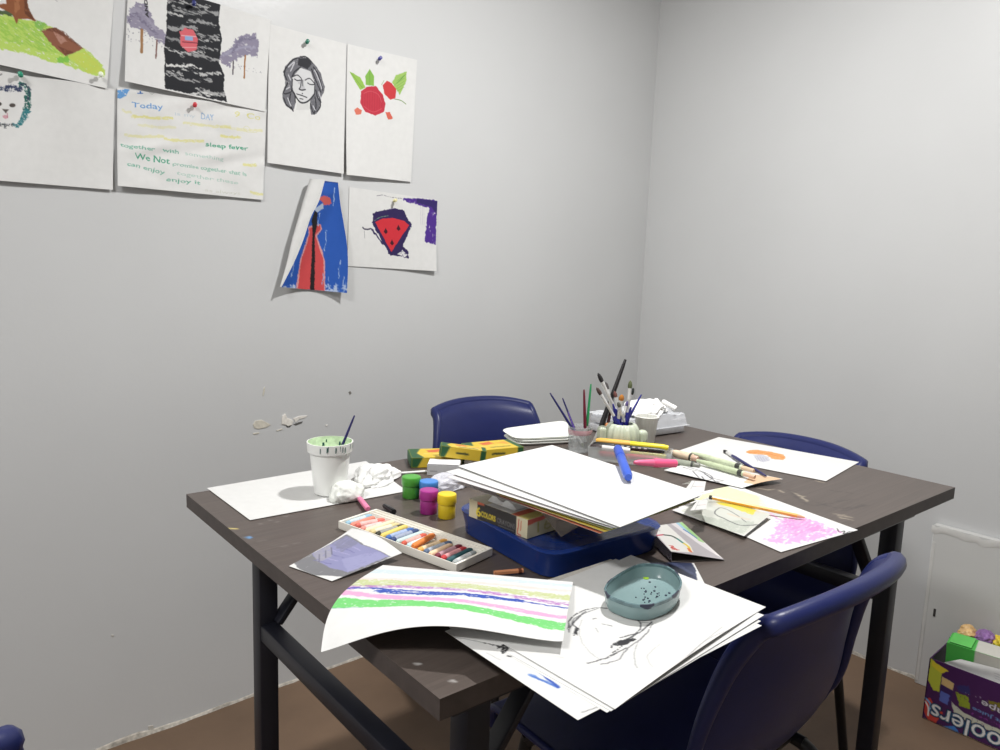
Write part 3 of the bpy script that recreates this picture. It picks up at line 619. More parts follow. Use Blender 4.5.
# purple print
px = [(289, 566, TZ+.001), (352, 532, TZ+.012), (402, 553, TZ+.010), (332, 581, TZ+.001)]
k = tcan(px, .9).zoom(280, 510, 3.125)
k.poly([(38, 168), (200, 90), (255, 130), (340, 150), (190, 212), (110, 205), (60, 185)], S(128, 128, 132), rough=.6, dry=.1, sx=12, sy=2)
k.poly([(85, 145), (200, 95), (245, 130), (330, 150), (200, 200), (150, 190), (110, 170)], S(148, 148, 190), rough=.8)
for i in range(6): k.stroke([(95+i*18, 165-i*8), (150+i*18, 180-i*7)], 2, S(178, 174, 214) if i % 2 else S(116, 114, 166), a=.7, rough=1, dry=.3)
k.poly([(150, 120), (200, 95), (235, 125), (180, 150)], S(128, 128, 150), a=.6, rough=2, dry=.3, sx=10, sy=2)
k.poly([(180, 170), (300, 145), (330, 152), (200, 202)], S(166, 166, 206), a=.7, rough=2, dry=.3, sx=10, sy=2)
k.poly([(90, 145), (140, 120), (150, 160), (110, 175)], S(170, 168, 178), a=.8, dry=.4)
for x, y in ((110, 150), (128, 140), (146, 132)): k.stroke([(x, y), (x+4, y+22)], 1.6, S(110, 108, 130))
ts('art_print', 'small purple and grey landscape print with white border, at the left table edge', 'print', px, k, lambda u, v: .012*np.sin(math.pi*v)*.6*u+.006*np.sin(math.pi*u)*(1-v)*0+.006*(u**3)*(1-v), LOOSE, mat=GLOSS)

def sigtext(k):
    k.zoom(433, 575, 5)
    for pts in ([(258, 340), (275, 332), (290, 345), (305, 336)], [(300, 350), (318, 340), (325, 358)], [(325, 365), (350, 358), (345, 385)], [(345, 372), (375, 362), (350, 392)], [(375, 405), (388, 408)], [(262, 335), (330, 352)]): k.curve(pts, 2.4, S(30, 30, 32), rough=.5)
# drawing stack at the front corner, bottom to top, on a dark portfolio
SZ = TZ+.021
pd = thing('sketch_pad', 'dark grey sketch pad hidden under the loose drawings at the near table edge', 'sketch pad', (.255, .052, TZ))
obj('cover', MB().prism([(.155, .004), (.355, -.002), (.358, .098), (.158, .104)], TZ+.0002, TZ+.003).bevel(.0008, 1), M('pad_cover', S(44, 44, 50), .6), pd, 30)
obj('page_block', MB().prism([(.157, .006), (.353, .0), (.356, .096), (.160, .102)], TZ+.003, TZ+.0202), M('pad_pages', S(196, 192, 184), .7, vary=.1, scale=200), pd, 0)
def from3(a, b, d, z): A, B, D = [at(p[0], p[1], z) for p in (a, b, d)]; return A, B, D
b_, l_ = at(578, 720, SZ+.0012), at(445, 631, SZ+.0012); e = b_-l_; e /= np.linalg.norm(e); n = V(-e[1], e[0], 0)
n = n if n[0] > 0 else -n; c = [l_, l_+n*.29, b_+n*.29, b_]
k = canvas_for(c, 1.2).zoom(440, 640, 5)
bl_ = S(84, 126, 206)
k.stroke([(450, 175), (585, 235)], 3.2, bl_, rough=.6, dry=.15); k.stroke([(510, 168), (590, 236)], 3.6, S(60, 96, 190), rough=.6, dry=.1); k.stroke([(445, 172), (475, 178)], 2.4, S(130, 165, 226))
k.stroke([(235, 65), (300, 100)], .8, S(190, 190, 190)); k.stroke([(710, 362), (790, 335)], .9, S(120, 120, 120))
sigtext(k)
sheet('paper_sheet', 'lowest white sheet overhanging the near table edge, with a blue V mark', 'paper', c, k, None, LOOSE)
b2, r2 = at(607, 712.5, SZ+.0014), at(761, 621, SZ+.0014); e = r2-b2; L_ = np.linalg.norm(e); e /= L_; n = V(-e[1], e[0], 0)
c = [b2+n*.216, r2+n*.216, r2, b2]
k = canvas_for(c, 1.2); sigtext(k)
sheet('paper_sheet', 'white sheet peeking out from under the portrait sketch at the near table edge', 'paper', c, k, None, LOOSE)
b2, r2 = at(611, 711, SZ+.0018), at(764, 615, SZ+.0032); e = r2-b2; e /= np.linalg.norm(e); n = V(-e[1], e[0], 0)
c = [b2+n*.21, r2+n*.21, r2, b2]; k = canvas_for(c, 1.2); sigtext(k)
sheet('paper_sheet', 'second white sheet down in the pile under the portrait sketch', 'paper', c, k, None, LOOSE)
# sheet with signature below the stripes
px = [(440, 602, SZ+.0024), (576, 583, SZ+.0024), (564, 658, SZ+.0032), (453, 636, SZ+.0024)]
k_sig = px
# top sketch
b2, r2, t2 = at(615, 709, SZ+.0030), at(766, 607, SZ+.0030), at(631, 555, SZ+.0030)
c = [t2+b2-r2, t2, r2, b2]
k = canvas_for(c, 1.).zoom(560, 520, 5)
gy = S(70, 70, 74)
for pts, w, a_ in (([(40, 545), (50, 500), (100, 460), (170, 440), (235, 440)], 1.0, .8), ([(45, 560), (60, 510), (110, 470), (190, 442)], .8, .6), ([(70, 575), (80, 540), (65, 520), (100, 480)], 1.2, .7), ([(50, 540), (75, 500), (130, 455)], .8, .6),
                   ([(460, 510), (400, 560), (330, 600), (270, 620), (260, 640)], 1.1, .8), ([(465, 520), (420, 580), (340, 640), (290, 700), (200, 720)], .7, .6), ([(390, 500), (405, 530), (380, 565), (300, 590)], 1., .7), ([(400, 510), (460, 515)], .8, .6), ([(330, 640), (230, 690), (140, 715)], 1.1, .8), ([(440, 560), (390, 610), (370, 680), (385, 740)], .6, .35),
                   ([(110, 500), (95, 560), (130, 640), (200, 700)], .5, .25), ([(165, 495), (180, 492)], .9, .5), ([(210, 520), (225, 522)], .8, .5), ([(235, 525), (260, 530)], .9, .5), ([(180, 540), (190, 560)], .6, .35), ([(500, 620), (440, 680), (460, 740)], .5, .2)): k.curve(pts, w*1.7, gy, a=min(1, a_*1.15), rough=.8, dry=.25)
k.poly([(268, 620), (310, 600), (370, 592), (380, 598), (345, 620), (310, 630), (275, 628)], S(50, 50, 54), rough=1.6, dry=.25); k.poly([(65, 570), (80, 535), (92, 545), (84, 575)], S(50, 50, 54), rough=1.4, dry=.3); k.stroke([(310, 630), (265, 665)], 1.6, S(60, 60, 64), rough=1, dry=.4)
for pts in ([(600, 730), (700, 640), (810, 545)], [(640, 700), (740, 610), (900, 545)], [(590, 745), (680, 680), (830, 600)]): k.curve(pts, .7, S(150, 150, 150), a=.7)
sigtext(k)
sheet('paper_sheet', 'pencil portrait sketch on the top white sheet under the teal dish', 'drawing', c, k, lambda u, v: .010*np.maximum(0, v-.8)*np.maximum(0, .25-u)*0+.004*np.exp(-((v-1)/.08)**2)*np.sin(math.pi*u), LOOSE)
px = k_sig; k = tcan(px, 1.); sigtext(k)
ts('paper_sheet', 'white sheet with a black signature, tucked under the crayon stripes', 'paper', px, k, lambda u, v: 0*u, LOOSE)
# striped crayon drawing
px = [(383, 565, TZ+.004), (573, 582, TZ+.0285), (563, 641, TZ+.036), (321, 652, TZ-.002)]
k = tcan(px, 1.).zoom(280, 510, 3.125)
def band(ys, wd, col, **kw): k.curve([(x, y) for x, y in zip((110, 220, 330, 450, 560, 680, 800, 930), ys)], wd, col, **kw)
band((215, 195, 198, 205, 212, 222, 232, 242), 13, S(214, 232, 238), a=.8, rough=1.5, dry=.35, sx=6, sy=1.5)
band((235, 225, 228, 235, 240, 248, 255, 262), 9, S(248, 222, 214), a=.7, rough=1.5, dry=.4, sx=6, sy=1.5)
band((253, 238, 243, 249, 257, 267, 277, 288), 19, S(206, 216, 156), a=.9, rough=2.5, dry=.36, sx=5, sy=1.4)
band((270, 256, 258, 262, 272, 284, 296, 310), 9, S(190, 130, 200), a=.9, rough=2, dry=.5, sx=5, sy=1.2)
band((258, 258, 262, 275, 290, 298, 308, 322), 3.2, S(72, 90, 190), rough=1.2, dry=.15, sx=5, sy=1.2)
k.curve([(385, 275), (450, 286), (540, 296), (640, 300), (720, 306), (800, 308)], 9, S(52, 84, 186), a=.95, rough=2, dry=.3, sx=4, sy=1.4)
band((262, 268, 285, 305, 318, 330, 340, 348), 10, S(244, 176, 216), a=.95, rough=1.2, dry=.2, sx=6, sy=1.5)
k.poly([(165, 300), (180, 290), (260, 290), (340, 305), (480, 318), (600, 335), (700, 345), (800, 355), (920, 362), (920, 384), (800, 376), (650, 360), (500, 345), (340, 330), (220, 322), (185, 316)], S(128, 220, 128), rough=1.5, dry=.2, sx=4, sy=1.5)
k.curve([(165, 302), (185, 318), (230, 322), (340, 332)], 1., S(90, 160, 150), a=.7)
def drape(u, v):
    h = .026*v*np.sin(np.pi*np.clip(u*1.02, 0, 1))**1.2*(1.15-.55*u)+.004*np.sin(np.pi*v)*u
    h = h+.010*np.sin(np.pi*v)*np.exp(-(u/.22)**2)
    return np.stack([-.022*np.sin(np.pi*v)*np.exp(-(u/.25)**2), .004*np.sin(np.pi*v)*np.exp(-(u/.25)**2), h], 2)
ts('paper_sheet', 'crayon stripes in green, pink, blue and yellow on a curling white sheet', 'drawing', px, k, drape, LOOSE)

# back right sheet with orange hat
t_, r_, b_ = at(719, 437, TZ+.001), at(859, 462, TZ+.001), at(826, 481, TZ+.001); c = [t_+b_-r_, t_, r_, b_]
k = canvas_for(c, 1.3).zoom(680, 430, 8.333)
k.poly([(545, 185), (570, 168), (650, 166), (760, 182), (860, 205), (885, 230), (860, 250), (800, 246), (760, 238), (730, 210), (680, 205), (590, 200)], S(238, 168, 104), rough=1.5, dry=.1); k.curve([(580, 190), (680, 185), (800, 215), (860, 230)], 3, S(226, 130, 60), rough=1.5, dry=.3)
k.poly([(610, 210), (680, 205), (745, 228), (740, 260), (690, 272), (640, 250)], S(206, 206, 216), rough=2, dry=.3)
for i in range(5): k.stroke([(620+i*22, 215+i*3), (650+i*20, 265-i*3)], .9, S(130, 130, 150), a=.7)
sheet('paper_sheet', 'white sheet with an orange hat drawing at the far right of the table', 'drawing', c, k, None, LOOSE)
# yellow and pink painting
t_, r_, b_ = at(735, 485, TZ+.001), at(858, 530, TZ+.001), at(781, 552, TZ+.001); c = [t_+b_-r_, t_, r_, b_]
k = canvas_for(c, 1.1).zoom(660, 400, 3.333)
k.poly([(120, 330), (210, 285), (330, 320), (360, 360), (230, 380)], S(240, 242, 196), rough=3, dry=.1); k.poly([(330, 320), (420, 350), (400, 390), (340, 380)], S(214, 224, 232), a=.7, rough=3, dry=.3)
k.poly([(400, 400), (440, 385), (490, 395), (560, 420), (600, 440), (540, 462), (470, 475), (400, 480), (350, 470), (380, 440)], S(238, 180, 226), rough=6, dry=.42, sx=12, sy=3.5, ang=-.3)
k.poly([(410, 395), (500, 400), (560, 435), (480, 460), (420, 440)], S(230, 152, 214), a=.7, rough=6, dry=.66, sx=14, sy=3.5, ang=-.3); k.stroke([(370, 380), (400, 400)], 8, S(240, 190, 226), rough=3, dry=.4)
k.curve([(590, 428), (598, 440), (615, 436), (612, 446), (635, 438), (650, 440), (660, 436)], 1.8, S(40, 40, 44), rough=.4)
sheet('paper_sheet', 'loose yellow and pink painting under the orange pencil, at the near right table edge', 'drawing', c, k, None, LOOSE)
# grey loop print, curled
px = [(672, 510, TZ+.003), (712, 496, TZ+.004), (771, 514, TZ+.010), (744, 536, TZ+.006)]
k = tcan(px, 1.).zoom(660, 400, 3.333)
k.poly([(70, 370), (170, 330), (370, 380), (280, 450), (200, 430)], S(222, 224, 214), rough=1)
k.poly([(90, 375), (180, 400), (230, 410), (320, 405), (280, 445), (200, 428)], S(196, 202, 190), a=.8, rough=2, dry=.3); k.poly([(185, 345), (250, 345), (325, 370), (310, 388), (260, 378), (200, 362)], S(238, 226, 80), rough=2, dry=.2)
k.curve([(190, 380), (185, 390), (220, 405), (270, 420), (330, 412), (360, 400)], 2.2, S(110, 112, 112), rough=.6); k.curve([(190, 380), (210, 375), (260, 395), (290, 410)], 2., S(120, 120, 118), rough=.6)
k.curve([(230, 392), (270, 400), (300, 402)], 5, S(226, 214, 196), rough=1); k.stroke([(290, 446), (368, 392)], 3, S(244, 244, 242))
ts('art_print', 'curled print of a grey loop with yellow wash, lying over the yellow and pink painting', 'print', px, k, lambda u, v: .010*np.sin(np.pi*v)*np.sin(np.pi*u)-0*u, LOOSE, mat=GLOSS)
# line drawing with peach corner
px = [(650, 474, TZ+.004), (700, 463, TZ+.006), (781, 479, TZ+.007), (735, 488, TZ+.004)]
px = [(664, 470, TZ+.004), (704, 462, TZ+.006), (783, 479, TZ+.008), (742, 488, TZ+.003)]
k = tcan(px, 1.).zoom(680, 430, 8.333)
k.poly([(530, 445), (620, 375), (840, 400), (840, 420), (650, 470)], S(236, 200, 164), rough=1.5)
for pts in ([(20, 320), (90, 340), (180, 360), (250, 400), (370, 430)], [(60, 320), (150, 345), (240, 380), (270, 410), (210, 415), (180, 390)], [(100, 350), (200, 420), (350, 430)], [(200, 370), (280, 420), (330, 440)]): k.curve(pts, 2.4, S(120, 120, 124), rough=.8, dry=.15)
ts('paper_sheet', 'ink line drawing with a peach corner, under the pale green paint tubes', 'drawing', px, k, lambda u, v: .003*np.sin(np.pi*u), LOOSE)
# dark blue card under the dish
px = [(656, 562, TZ+.0005), (694, 563, TZ+.0005), (706, 586, TZ+.0005), (668, 592, TZ+.0005)]
k = tcan(px, 1.).zoom(560, 520, 5); k.poly([(470, 205), (660, 212), (680, 250), (700, 340), (540, 360)], S(58, 66, 96), rough=1); k.poly([(520, 215), (600, 215), (690, 280), (640, 290)], S(84, 92, 124), a=.8, rough=2, dry=.3)
ts('art_print', 'dark blue print with a white edge, half under the portrait sketch', 'print', px, k, None, LOOSE, mat=GLOSS)

# =================================================================== BLUE TRAY AND THE PILE ON IT
A, B, Cc = V(.290, .352, 0), V(.266, .122, 0), V(.490, .104, 0); D = A+Cc-B
def rrect(c4, r, n=6):
    out = []
    for i in range(4):
        p = c4[i][:2]; a = c4[i-1][:2]-p; b = c4[(i+1) % 4][:2]-p; a = a/np.linalg.norm(a); b = b/np.linalg.norm(b)
        for t in np.linspace(0, 1, n): out.append((p+a*r*(1-t)**2+b*r*t**2+(a+b)*r*0*(t))[:2])
    return out
def inset(c4, d):
    m = sum(c4)/4; return [p+(m-p)/np.linalg.norm(p-m)*d*1.414 for p in c4]
c4 = [A, B, Cc, D]
lv = [(inset(c4, .012), .7503), (inset(c4, .004), .752), (inset(c4, .003), .765), (inset(c4, 0), .781), (inset(c4, -.002), .7865), (inset(c4, .0), .7885), (inset(c4, .008), .788), (inset(c4, .012), .786), (inset(c4, .03), .7858)]
mb = MB().rings([[V(*p, z) for p in rrect(list(q_), .035)] for q_, z in lv])
tray = tag(obj('storage_case', mb, M('deep_blue_plastic', S(22, 48, 112), .22, vary=.12, scale=14, bump=.1, bscale=50), None, 50), 'glossy deep blue plastic case carrying cartons and the paper pile', 'case')
# carton with the colour count
def patch(mb, c, cv, out):
    P = quad_grid(c, cv.nx, cv.ny); n0 = len(mb.v); ny, nx = P.shape[:2]; mb.v += [tuple(x) for x in P.reshape(-1, 3)]
    idx = np.arange(ny*nx).reshape(ny, nx)+n0
    mb.f += list(zip(idx[:-1, :-1].ravel().tolist(), idx[1:, :-1].ravel().tolist(), idx[1:, 1:].ravel().tolist(), idx[:-1, 1:].ravel().tolist()))
    mb.c = np.r_[mb.c, cv.img.reshape(-1, 3)] if mb.c is not None else cv.img.reshape(-1, 3)
def box8(o, ex, ey, ez):
    return {(a, b, c): o+ex*a+ey*b+ez*c for a in (0, 1) for b in (0, 1) for c in (0, 1)}
def painted_box(name, o, ex, ey, ez, faces, base, mat=None, parent=None, res=1.2, skip=()):
    """o near-left-bottom corner, ex along the front, ey to the back, ez up; faces: dict face -> painter(canvas)"""
    K_ = box8(o, ex, ey, ez); mb = MB()
    q_ = {'front': [(0, 0, 1), (1, 0, 1), (1, 0, 0), (0, 0, 0)], 'right': [(1, 0, 1), (1, 1, 1), (1, 1, 0), (1, 0, 0)], 'left': [(0, 1, 1), (0, 0, 1), (0, 0, 0), (0, 1, 0)], 'top': [(0, 1, 1), (1, 1, 1), (1, 0, 1), (0, 0, 1)], 'back': [(1, 1, 1), (0, 1, 1), (0, 1, 0), (1, 1, 0)], 'bottom': [(0, 0, 0), (1, 0, 0), (1, 1, 0), (0, 1, 0)]}
    for f, ks in q_.items():
        if f in skip: continue
        c = [K_[i] for i in ks]; w, h = size_mm(c); cv = Cv(w, h, res if f in faces else 50, None, base)
        if f in faces: faces[f](cv)
        patch(mb, c, cv, None)
    return obj(name, mb, mat or CARD, parent, 0)
p0 = at(469, 516, .787); p1 = at(527, 539, .787); ex = p1-p0; dn = ex/np.linalg.norm(ex); ey = V(-dn[1], dn[0], 0)
ey = ey if ey@FW > 0 else -ey
crm, bkk = S(222, 212, 180), S(48, 48, 50)
def fr(cv):
    W, H = cv.w, cv.h
    cv.poly([(W*.15, H*.0), (W*.82, H*.0), (W*.82, H), (W*.15, H)], bkk, rough=.3)
    cv.poly([(W*.15, 0), (W*.27, 0), (W*.27, H*.12), (W*.15, H*.16)], S(226, 110, 80)); cv.text('6', (W*.13, H*.8), (W*.21, H*.8), S(240, 214, 60), tall=H*.5, fat=.5)
    cv.text('COLORS', (W*.22, H*.74), (W*.47, H*.74), S(240, 214, 60), tall=H*.28, fat=.4); cv.text('CRAYONS', (W*.5, H*.74), (W*.8, H*.74), S(150, 150, 150), tall=H*.26)
    cv.stroke([(W*.52, H*.86), (W*.78, H*.86)], .8, S(130, 130, 130)); cv.stroke([(W*.86, H*.15), (W*.84, H*.9), (W*.9, H*.95)], 1.6, S(206, 70, 60), rough=.4); cv.stroke([(W*.9, H*.2), (W*.89, H*.7)], 1.2, S(206, 70, 60), rough=.4)
def rt(cv):
    W, H = cv.w, cv.h; cv.poly([(0, 0), (W*.8, 0), (W*.75, H*.2), (0, H*.28)], S(226, 110, 92), rough=.6); cv.text('16', (W*.35, H*.85), (W*.85, H*.8), S(186, 176, 110), tall=H*.6)
def tp(cv):
    W, H = cv.w, cv.h; cv.poly([(0, 0), (W*.35, 0), (W*.3, H), (0, H)], crm); cv.poly([(W*.3, 0), (W*.72, 0), (W*.72, H), (W*.3, H)], WHITE); cv.poly([(W*.72, H*.1), (W*.84, 0), (W*.86, H), (W*.74, H)], S(226, 110, 80)); cv.poly([(W*.84, H*.1), (W, H*.1), (W, H), (W*.84, H)], S(238, 220, 130))
ct_ = thing('crayon_carton', 'open black and cream carton reading COLORS, on the blue case', 'carton', p0+ex*.5+ey*.03)
ct_['_base'] = [float(x) for x in (p0+ex*.5+ey*.03)]
painted_box('body', p0, ex, ey*.058, V(0, 0, .027), {'front': fr, 'right': rt, 'top': tp}, crm, parent=ct_)
# white torn lining paper in the carton
mb = MB(); base_ = p0+V(0, 0, .0275)
pts = [.22, .30, .36, .45, .52, .62, .68]; hs = [.002, .013, .007, .004, .010, .006, .001]
R = []
for t_, h_ in zip(pts, hs): P_ = base_+ex*t_+ey*.012; R.append([P_, P_+ey*.004+V(0, 0, h_), P_+ey*.03+V(0, 0, h_*.7), P_+ey*.032])
obj('lining', mb.rings(R), M('lining_white', S(240, 240, 240), .6), ct_, 0)
# second, plain carton that carries the pile
mcx = V(.40, .235, 0)
pb = tag(painted_box('carton', V(.365, .215, .787), V(.09, -.012, 0), V(.012, .1, 0), V(0, 0, .046), {}, S(150, 130, 110)), 'plain brown carton in the blue case beneath the paper pile', 'carton')

pile = 'papers piled on the blue case'
def pile_sheet(px, label, cv=WHITE, z=0, bump=None, **kw):
    c = [at(a, b, zz) for a, b, zz in px]; return sheet('paper_sheet', label, 'paper', c, cv, bump, pile, n=(24, 24), **kw)
sag = lambda s_: (lambda u, v: s_*np.sin(np.pi*u)*np.sin(np.pi*v))
pile_sheet([(456, 483, .838), (556, 452, .842), (676, 505, .835), (598, 531, .833)], 'lowest page of the pile on the case, greyish pink underneath the coloured pages', S(222, 212, 212), bump=sag(-.002))
pile_sheet([(499, 496, .8440), (566, 451, .8465), (690, 503, .840), (600, 533.5, .837)], 'orange red page edge in the pile on the blue case', S(222, 130, 96), bump=sag(-.001))
pile_sheet([(496, 493.5, .8475), (562, 450, .850), (694, 501, .843), (605, 532, .8402)], 'yellow page edge in the pile on the blue case', S(234, 208, 90), bump=sag(0))
pile_sheet([(522, 500.5, .851), (562, 450, .8535), (696, 500, .8462), (611, 530.2, .8432)], 'olive green page edge in the pile, just under the white pages', S(190, 194, 90), bump=sag(.0))
pile_sheet([(447, 477, .856), (554, 449, .858), (699, 497, .851), (612, 528.4, .847)], 'second white page under the blank top sheet of the pile', S(236, 232, 233), bump=sag(.001))
pile_sheet([(446, 471.5, .8588), (552, 447, .8595), (700, 496, .854), (616, 527.8, .8495)], 'white page directly under the blank top sheet of the pile', WHITE, bump=sag(.002))
pile_sheet([(458, 466, .862), (552, 445, .861), (704, 494, .857), (620, 527, .852)], 'blank white top sheet of the pile on the blue case, under the blue marker', WHITE, bump=sag(.003))
c = [at(540, 511, .822), at(592, 523, .818), at(578, 527, .806), at(561, 537, .797)]
tag(obj('plastic_sleeve', sheet_mb(quad_grid(c, 10, 10, sag(.002)), S(120, 108, 100), .0003, S(120, 108, 100)), MCLEAR('smoky_sleeve', S(150, 138, 128), .45), None, 0), 'smoky clear plastic sleeve corner hanging under the pile beside the crayon carton', 'plastic sleeve')
# white booklet edges rolled at the left of the pile
# marker on the pile
def marker(name, label, p, q_, r, body, cap, matn, capfrac=.33, group=None, dark=None):
    p, q_ = V(*p), V(*q_); t = thing(name, label, 'marker', (p+q_)/2, group); d = q_-p
    obj('barrel', MB().rod(p+d*capfrac*.9, q_, [(0, r*.8), (.02, r*.93), (.9, r*.93), (.93, r*.8), (1, r*.7)], 16), M(matn+'_body', body, .35), t)
    obj('cap', MB().rod(p, p+d*capfrac, [(0, r*.55), (.06, r*.85), (.14, r), (.95, r*1.03), (1, r*.98)], 16), M(matn+'_cap', cap, .35), t); return t
zp = lambda px, py, z: at(px, py, z)
mk = marker('marker_pen', 'blue marker pen lying on the blank top sheet of the pile', zp(617.5, 448, .8725), zp(628.5, 477.5, .868), .0073, S(52, 92, 200), S(40, 76, 184), 'blue_marker', .34)

# folded white leaflets at the right side of the pile
def fold(px4, label, depth):
    """a small tent-folded leaflet: printed leaf towards the viewer, second leaf sloping away behind it"""
    c = [at(*p) for p in px4]; r = thing('leaflet', label, 'leaflet', (c[2]+c[3])/2, 'folded white leaflets')
    cv = Cv(*size_mm(c), .8, None, S(226, 225, 222)); cv.stroke([(cv.w*.3, cv.h*.5), (cv.w*.48, cv.h*.5)], 1.4, S(120, 118, 118)); cv.stroke([(cv.w*.52, cv.h*.5), (cv.w*.9, cv.h*.5)], 1.4, S(200, 166, 166)); cv.stroke([(cv.w*.22, 0), (cv.w*.3, cv.h)], 1., S(180, 180, 180))
    obj('printed_leaf', sheet_mb(quad_grid(c, cv.nx, cv.ny), cv), PAPER, r, 0)
    b = V(FW[0], FW[1], 0)*depth; lo = [c[1], c[0], c[0]+b-V(.012, 0, .016), c[1]+b-V(0, 0, .016)]
    obj('back_leaf', sheet_mb(quad_grid(lo, 6, 6), S(238, 238, 235)), PAPER, r, 0)
fold([(692, 480.5, .802), (706, 481.5, .802), (704, 492.5, .797), (683, 492, .797)], 'upper white folded leaflet poking out at the right of the pile', .04)
fold([(697, 501, .790), (707.5, 500, .790), (706, 509, .786), (690, 510.5, .786)], 'lower white folded leaflet beside the curled loop print', .03)

# card pack with rainbow
FL, FR, NR, NL = at(648, 527, .770), at(682, 522, .758), at(724, 559.5, .7525), at(671, 551.5, .7645)
pk = thing('card_sleeve', 'open cardboard sleeve with a rainbow print, right of the blue case', 'packaging', at(680, 550, TZ))
c = [FL, FR, NR, NL]; k = canvas_for(c, .8, S(186, 180, 184)).zoom(620, 500, 8.333)
k.poly([(235, 228), (345, 195), (400, 245), (540, 375), (565, 428), (425, 428), (330, 320)], S(236, 234, 228), rough=.3); k.poly([(375, 188), (520, 182), (865, 492), (700, 410), (600, 345)], S(232, 226, 228), rough=.3)
k.poly([(470, 190), (520, 182), (700, 350), (640, 340), (540, 250)], S(150, 206, 120), a=.8, rough=1, dry=.1); k.poly([(440, 190), (480, 190), (600, 300), (520, 260)], S(150, 200, 226), a=.8, rough=1)
k.curve([(505, 245), (560, 275), (620, 315)], 3., S(64, 110, 176)); k.poly([(700, 370), (740, 390), (860, 488), (780, 450)], S(244, 238, 236))
for i, cc_ in enumerate((S(206, 60, 90), S(40, 60, 50), S(40, 130, 120), S(240, 210, 60), S(226, 110, 60))): k.curve([[(305, 293), (340, 288)], [(345, 290), (395, 298), (440, 322)], [(440, 322), (475, 348), (495, 362)], [(490, 358), (525, 385), (535, 420)], [(525, 400), (545, 425)]][i], 5., cc_)
k.text('Pen', (395, 375), (425, 410), S(206, 60, 50), tall=7, fat=.6); k.text('tel', (418, 395), (450, 415), S(206, 60, 50), tall=7, fat=.5); k.text('S', (288, 245), (310, 262), S(150, 150, 140), tall=4)
obj('printed_face', sheet_mb(quad_grid(c, k.nx, k.ny), k, .0005, S(120, 116, 116)), CARD, pk, 0)
lo = [V(FL[0]-.004, FL[1]-.004, .7515), FL, NL, V(NL[0]-.003, NL[1]-.004, .7515)]
obj('clear_side', sheet_mb(quad_grid(lo, 6, 6), S(110, 106, 112), .0004, S(110, 106, 112)), MCLEAR('smoky_film', S(168, 164, 176), .5), pk, 0)
lo = [V(FL[0]-.004, FL[1]-.004, .7513), V(FR[0], FR[1], .7513), V(NR[0]+.002, NR[1], .7513), V(NL[0]-.003, NL[1]-.004, .7513)]
obj('inside_leaf', sheet_mb(quad_grid(lo, 6, 6), S(96, 90, 88), .0004, S(96, 90, 88)), CARD, pk, 0)

# =================================================================== TEAL DISH
rim_px = [(222, 345), (245, 308), (310, 262), (385, 226), (450, 219), (520, 228), (575, 258), (606, 305), (600, 345), (560, 385), (500, 412), (440, 428), (360, 424), (290, 402), (240, 378)]
zr, zb = SZ+.023, SZ+.0042
rim = [at(560+x/5, 520+y/5, zr) for x, y in rim_px]; rim = list(catmull(rim+[rim[0]], 61))[:-1]; cen = sum(rim)/len(rim)
def lvl(sc_, z): return [V(cen[0]+(p[0]-cen[0])*sc_, cen[1]+(p[1]-cen[1])*sc_, z) for p in rim]
dish = thing('plastic_dish', 'teal translucent octagonal dish with dried paint, on the portrait sketch', 'dish', (cen[0], cen[1], zb))
obj('bowl', MB().rings([lvl(.93, zb), lvl(.96, zb+.003), lvl(1, zr-.002), lvl(1, zr), lvl(.975, zr), lvl(.935, zb+.004), lvl(.90, zb+.0025)]), M('teal_plastic', S(126, 151, 152), .25, vary=.04), dish, 50)
mb = MB().rings([lvl(1.01, zr-.003), lvl(1.012, zr+.0008), lvl(.965, zr+.0008), lvl(.968, zr-.003)], False, False)
obj('rim', mb, M('teal_rim', S(96, 120, 124), .25, vary=.35, scale=90), dish, 50)
sp_ = M('dark_paint', S(32, 40, 62), .5, vary=.2); rs = np.random.RandomState(5)
mb = MB()
for i in range(26):
    x, y = at(648+rs.randn()*8, 594+rs.randn()*5, zb+.003)[:2]; r_ = .0006+.001*rs.rand(); mb.lathe([(r_, zb+.0022), (r_, zb+.0034)], (x, y, 0), 6)
obj('paint_spots', mb, sp_, dish, 0)['kind'] = 'stuff'
mb = MB(); x, y = at(646, 578, zb+.003)[:2]; mb.lathe([(.004, zb+.0022), (.0035, zb+.0036)], (x, y, 0), 10); obj('green_dab', mb, M('lime_paint', S(150, 190, 40), .5), dish, 0)
for i0, w_ in ((3, 3), (16, 6), (24, 3), (33, 4), (42, 5), (55, 4)):
    ids = [(i0+j) % 60 for j in range(w_)]; tp_ = [math.sin(math.pi*(j+.5)/w_) for j in range(w_)]
    R = [[lvl(1.004, zr-.001-.0035*t_)[i], lvl(1.0135, zr-.0025*t_)[i], lvl(1.0135, zr+.0011)[i], lvl(.98, zr+.0012)[i]] for i, t_ in zip(ids, tp_)]
    obj('paint_stain', MB().rings(R), sp_, dish, 40)

def on_ray(px, py, ref):           # the point of the sight line nearest to a vertical plane through ref facing the viewer
    d = ray(px, py); n = V(FW[0], FW[1], 0); n /= np.linalg.norm(n); return CAM+d*(((ref-CAM)@n)/(d@n))

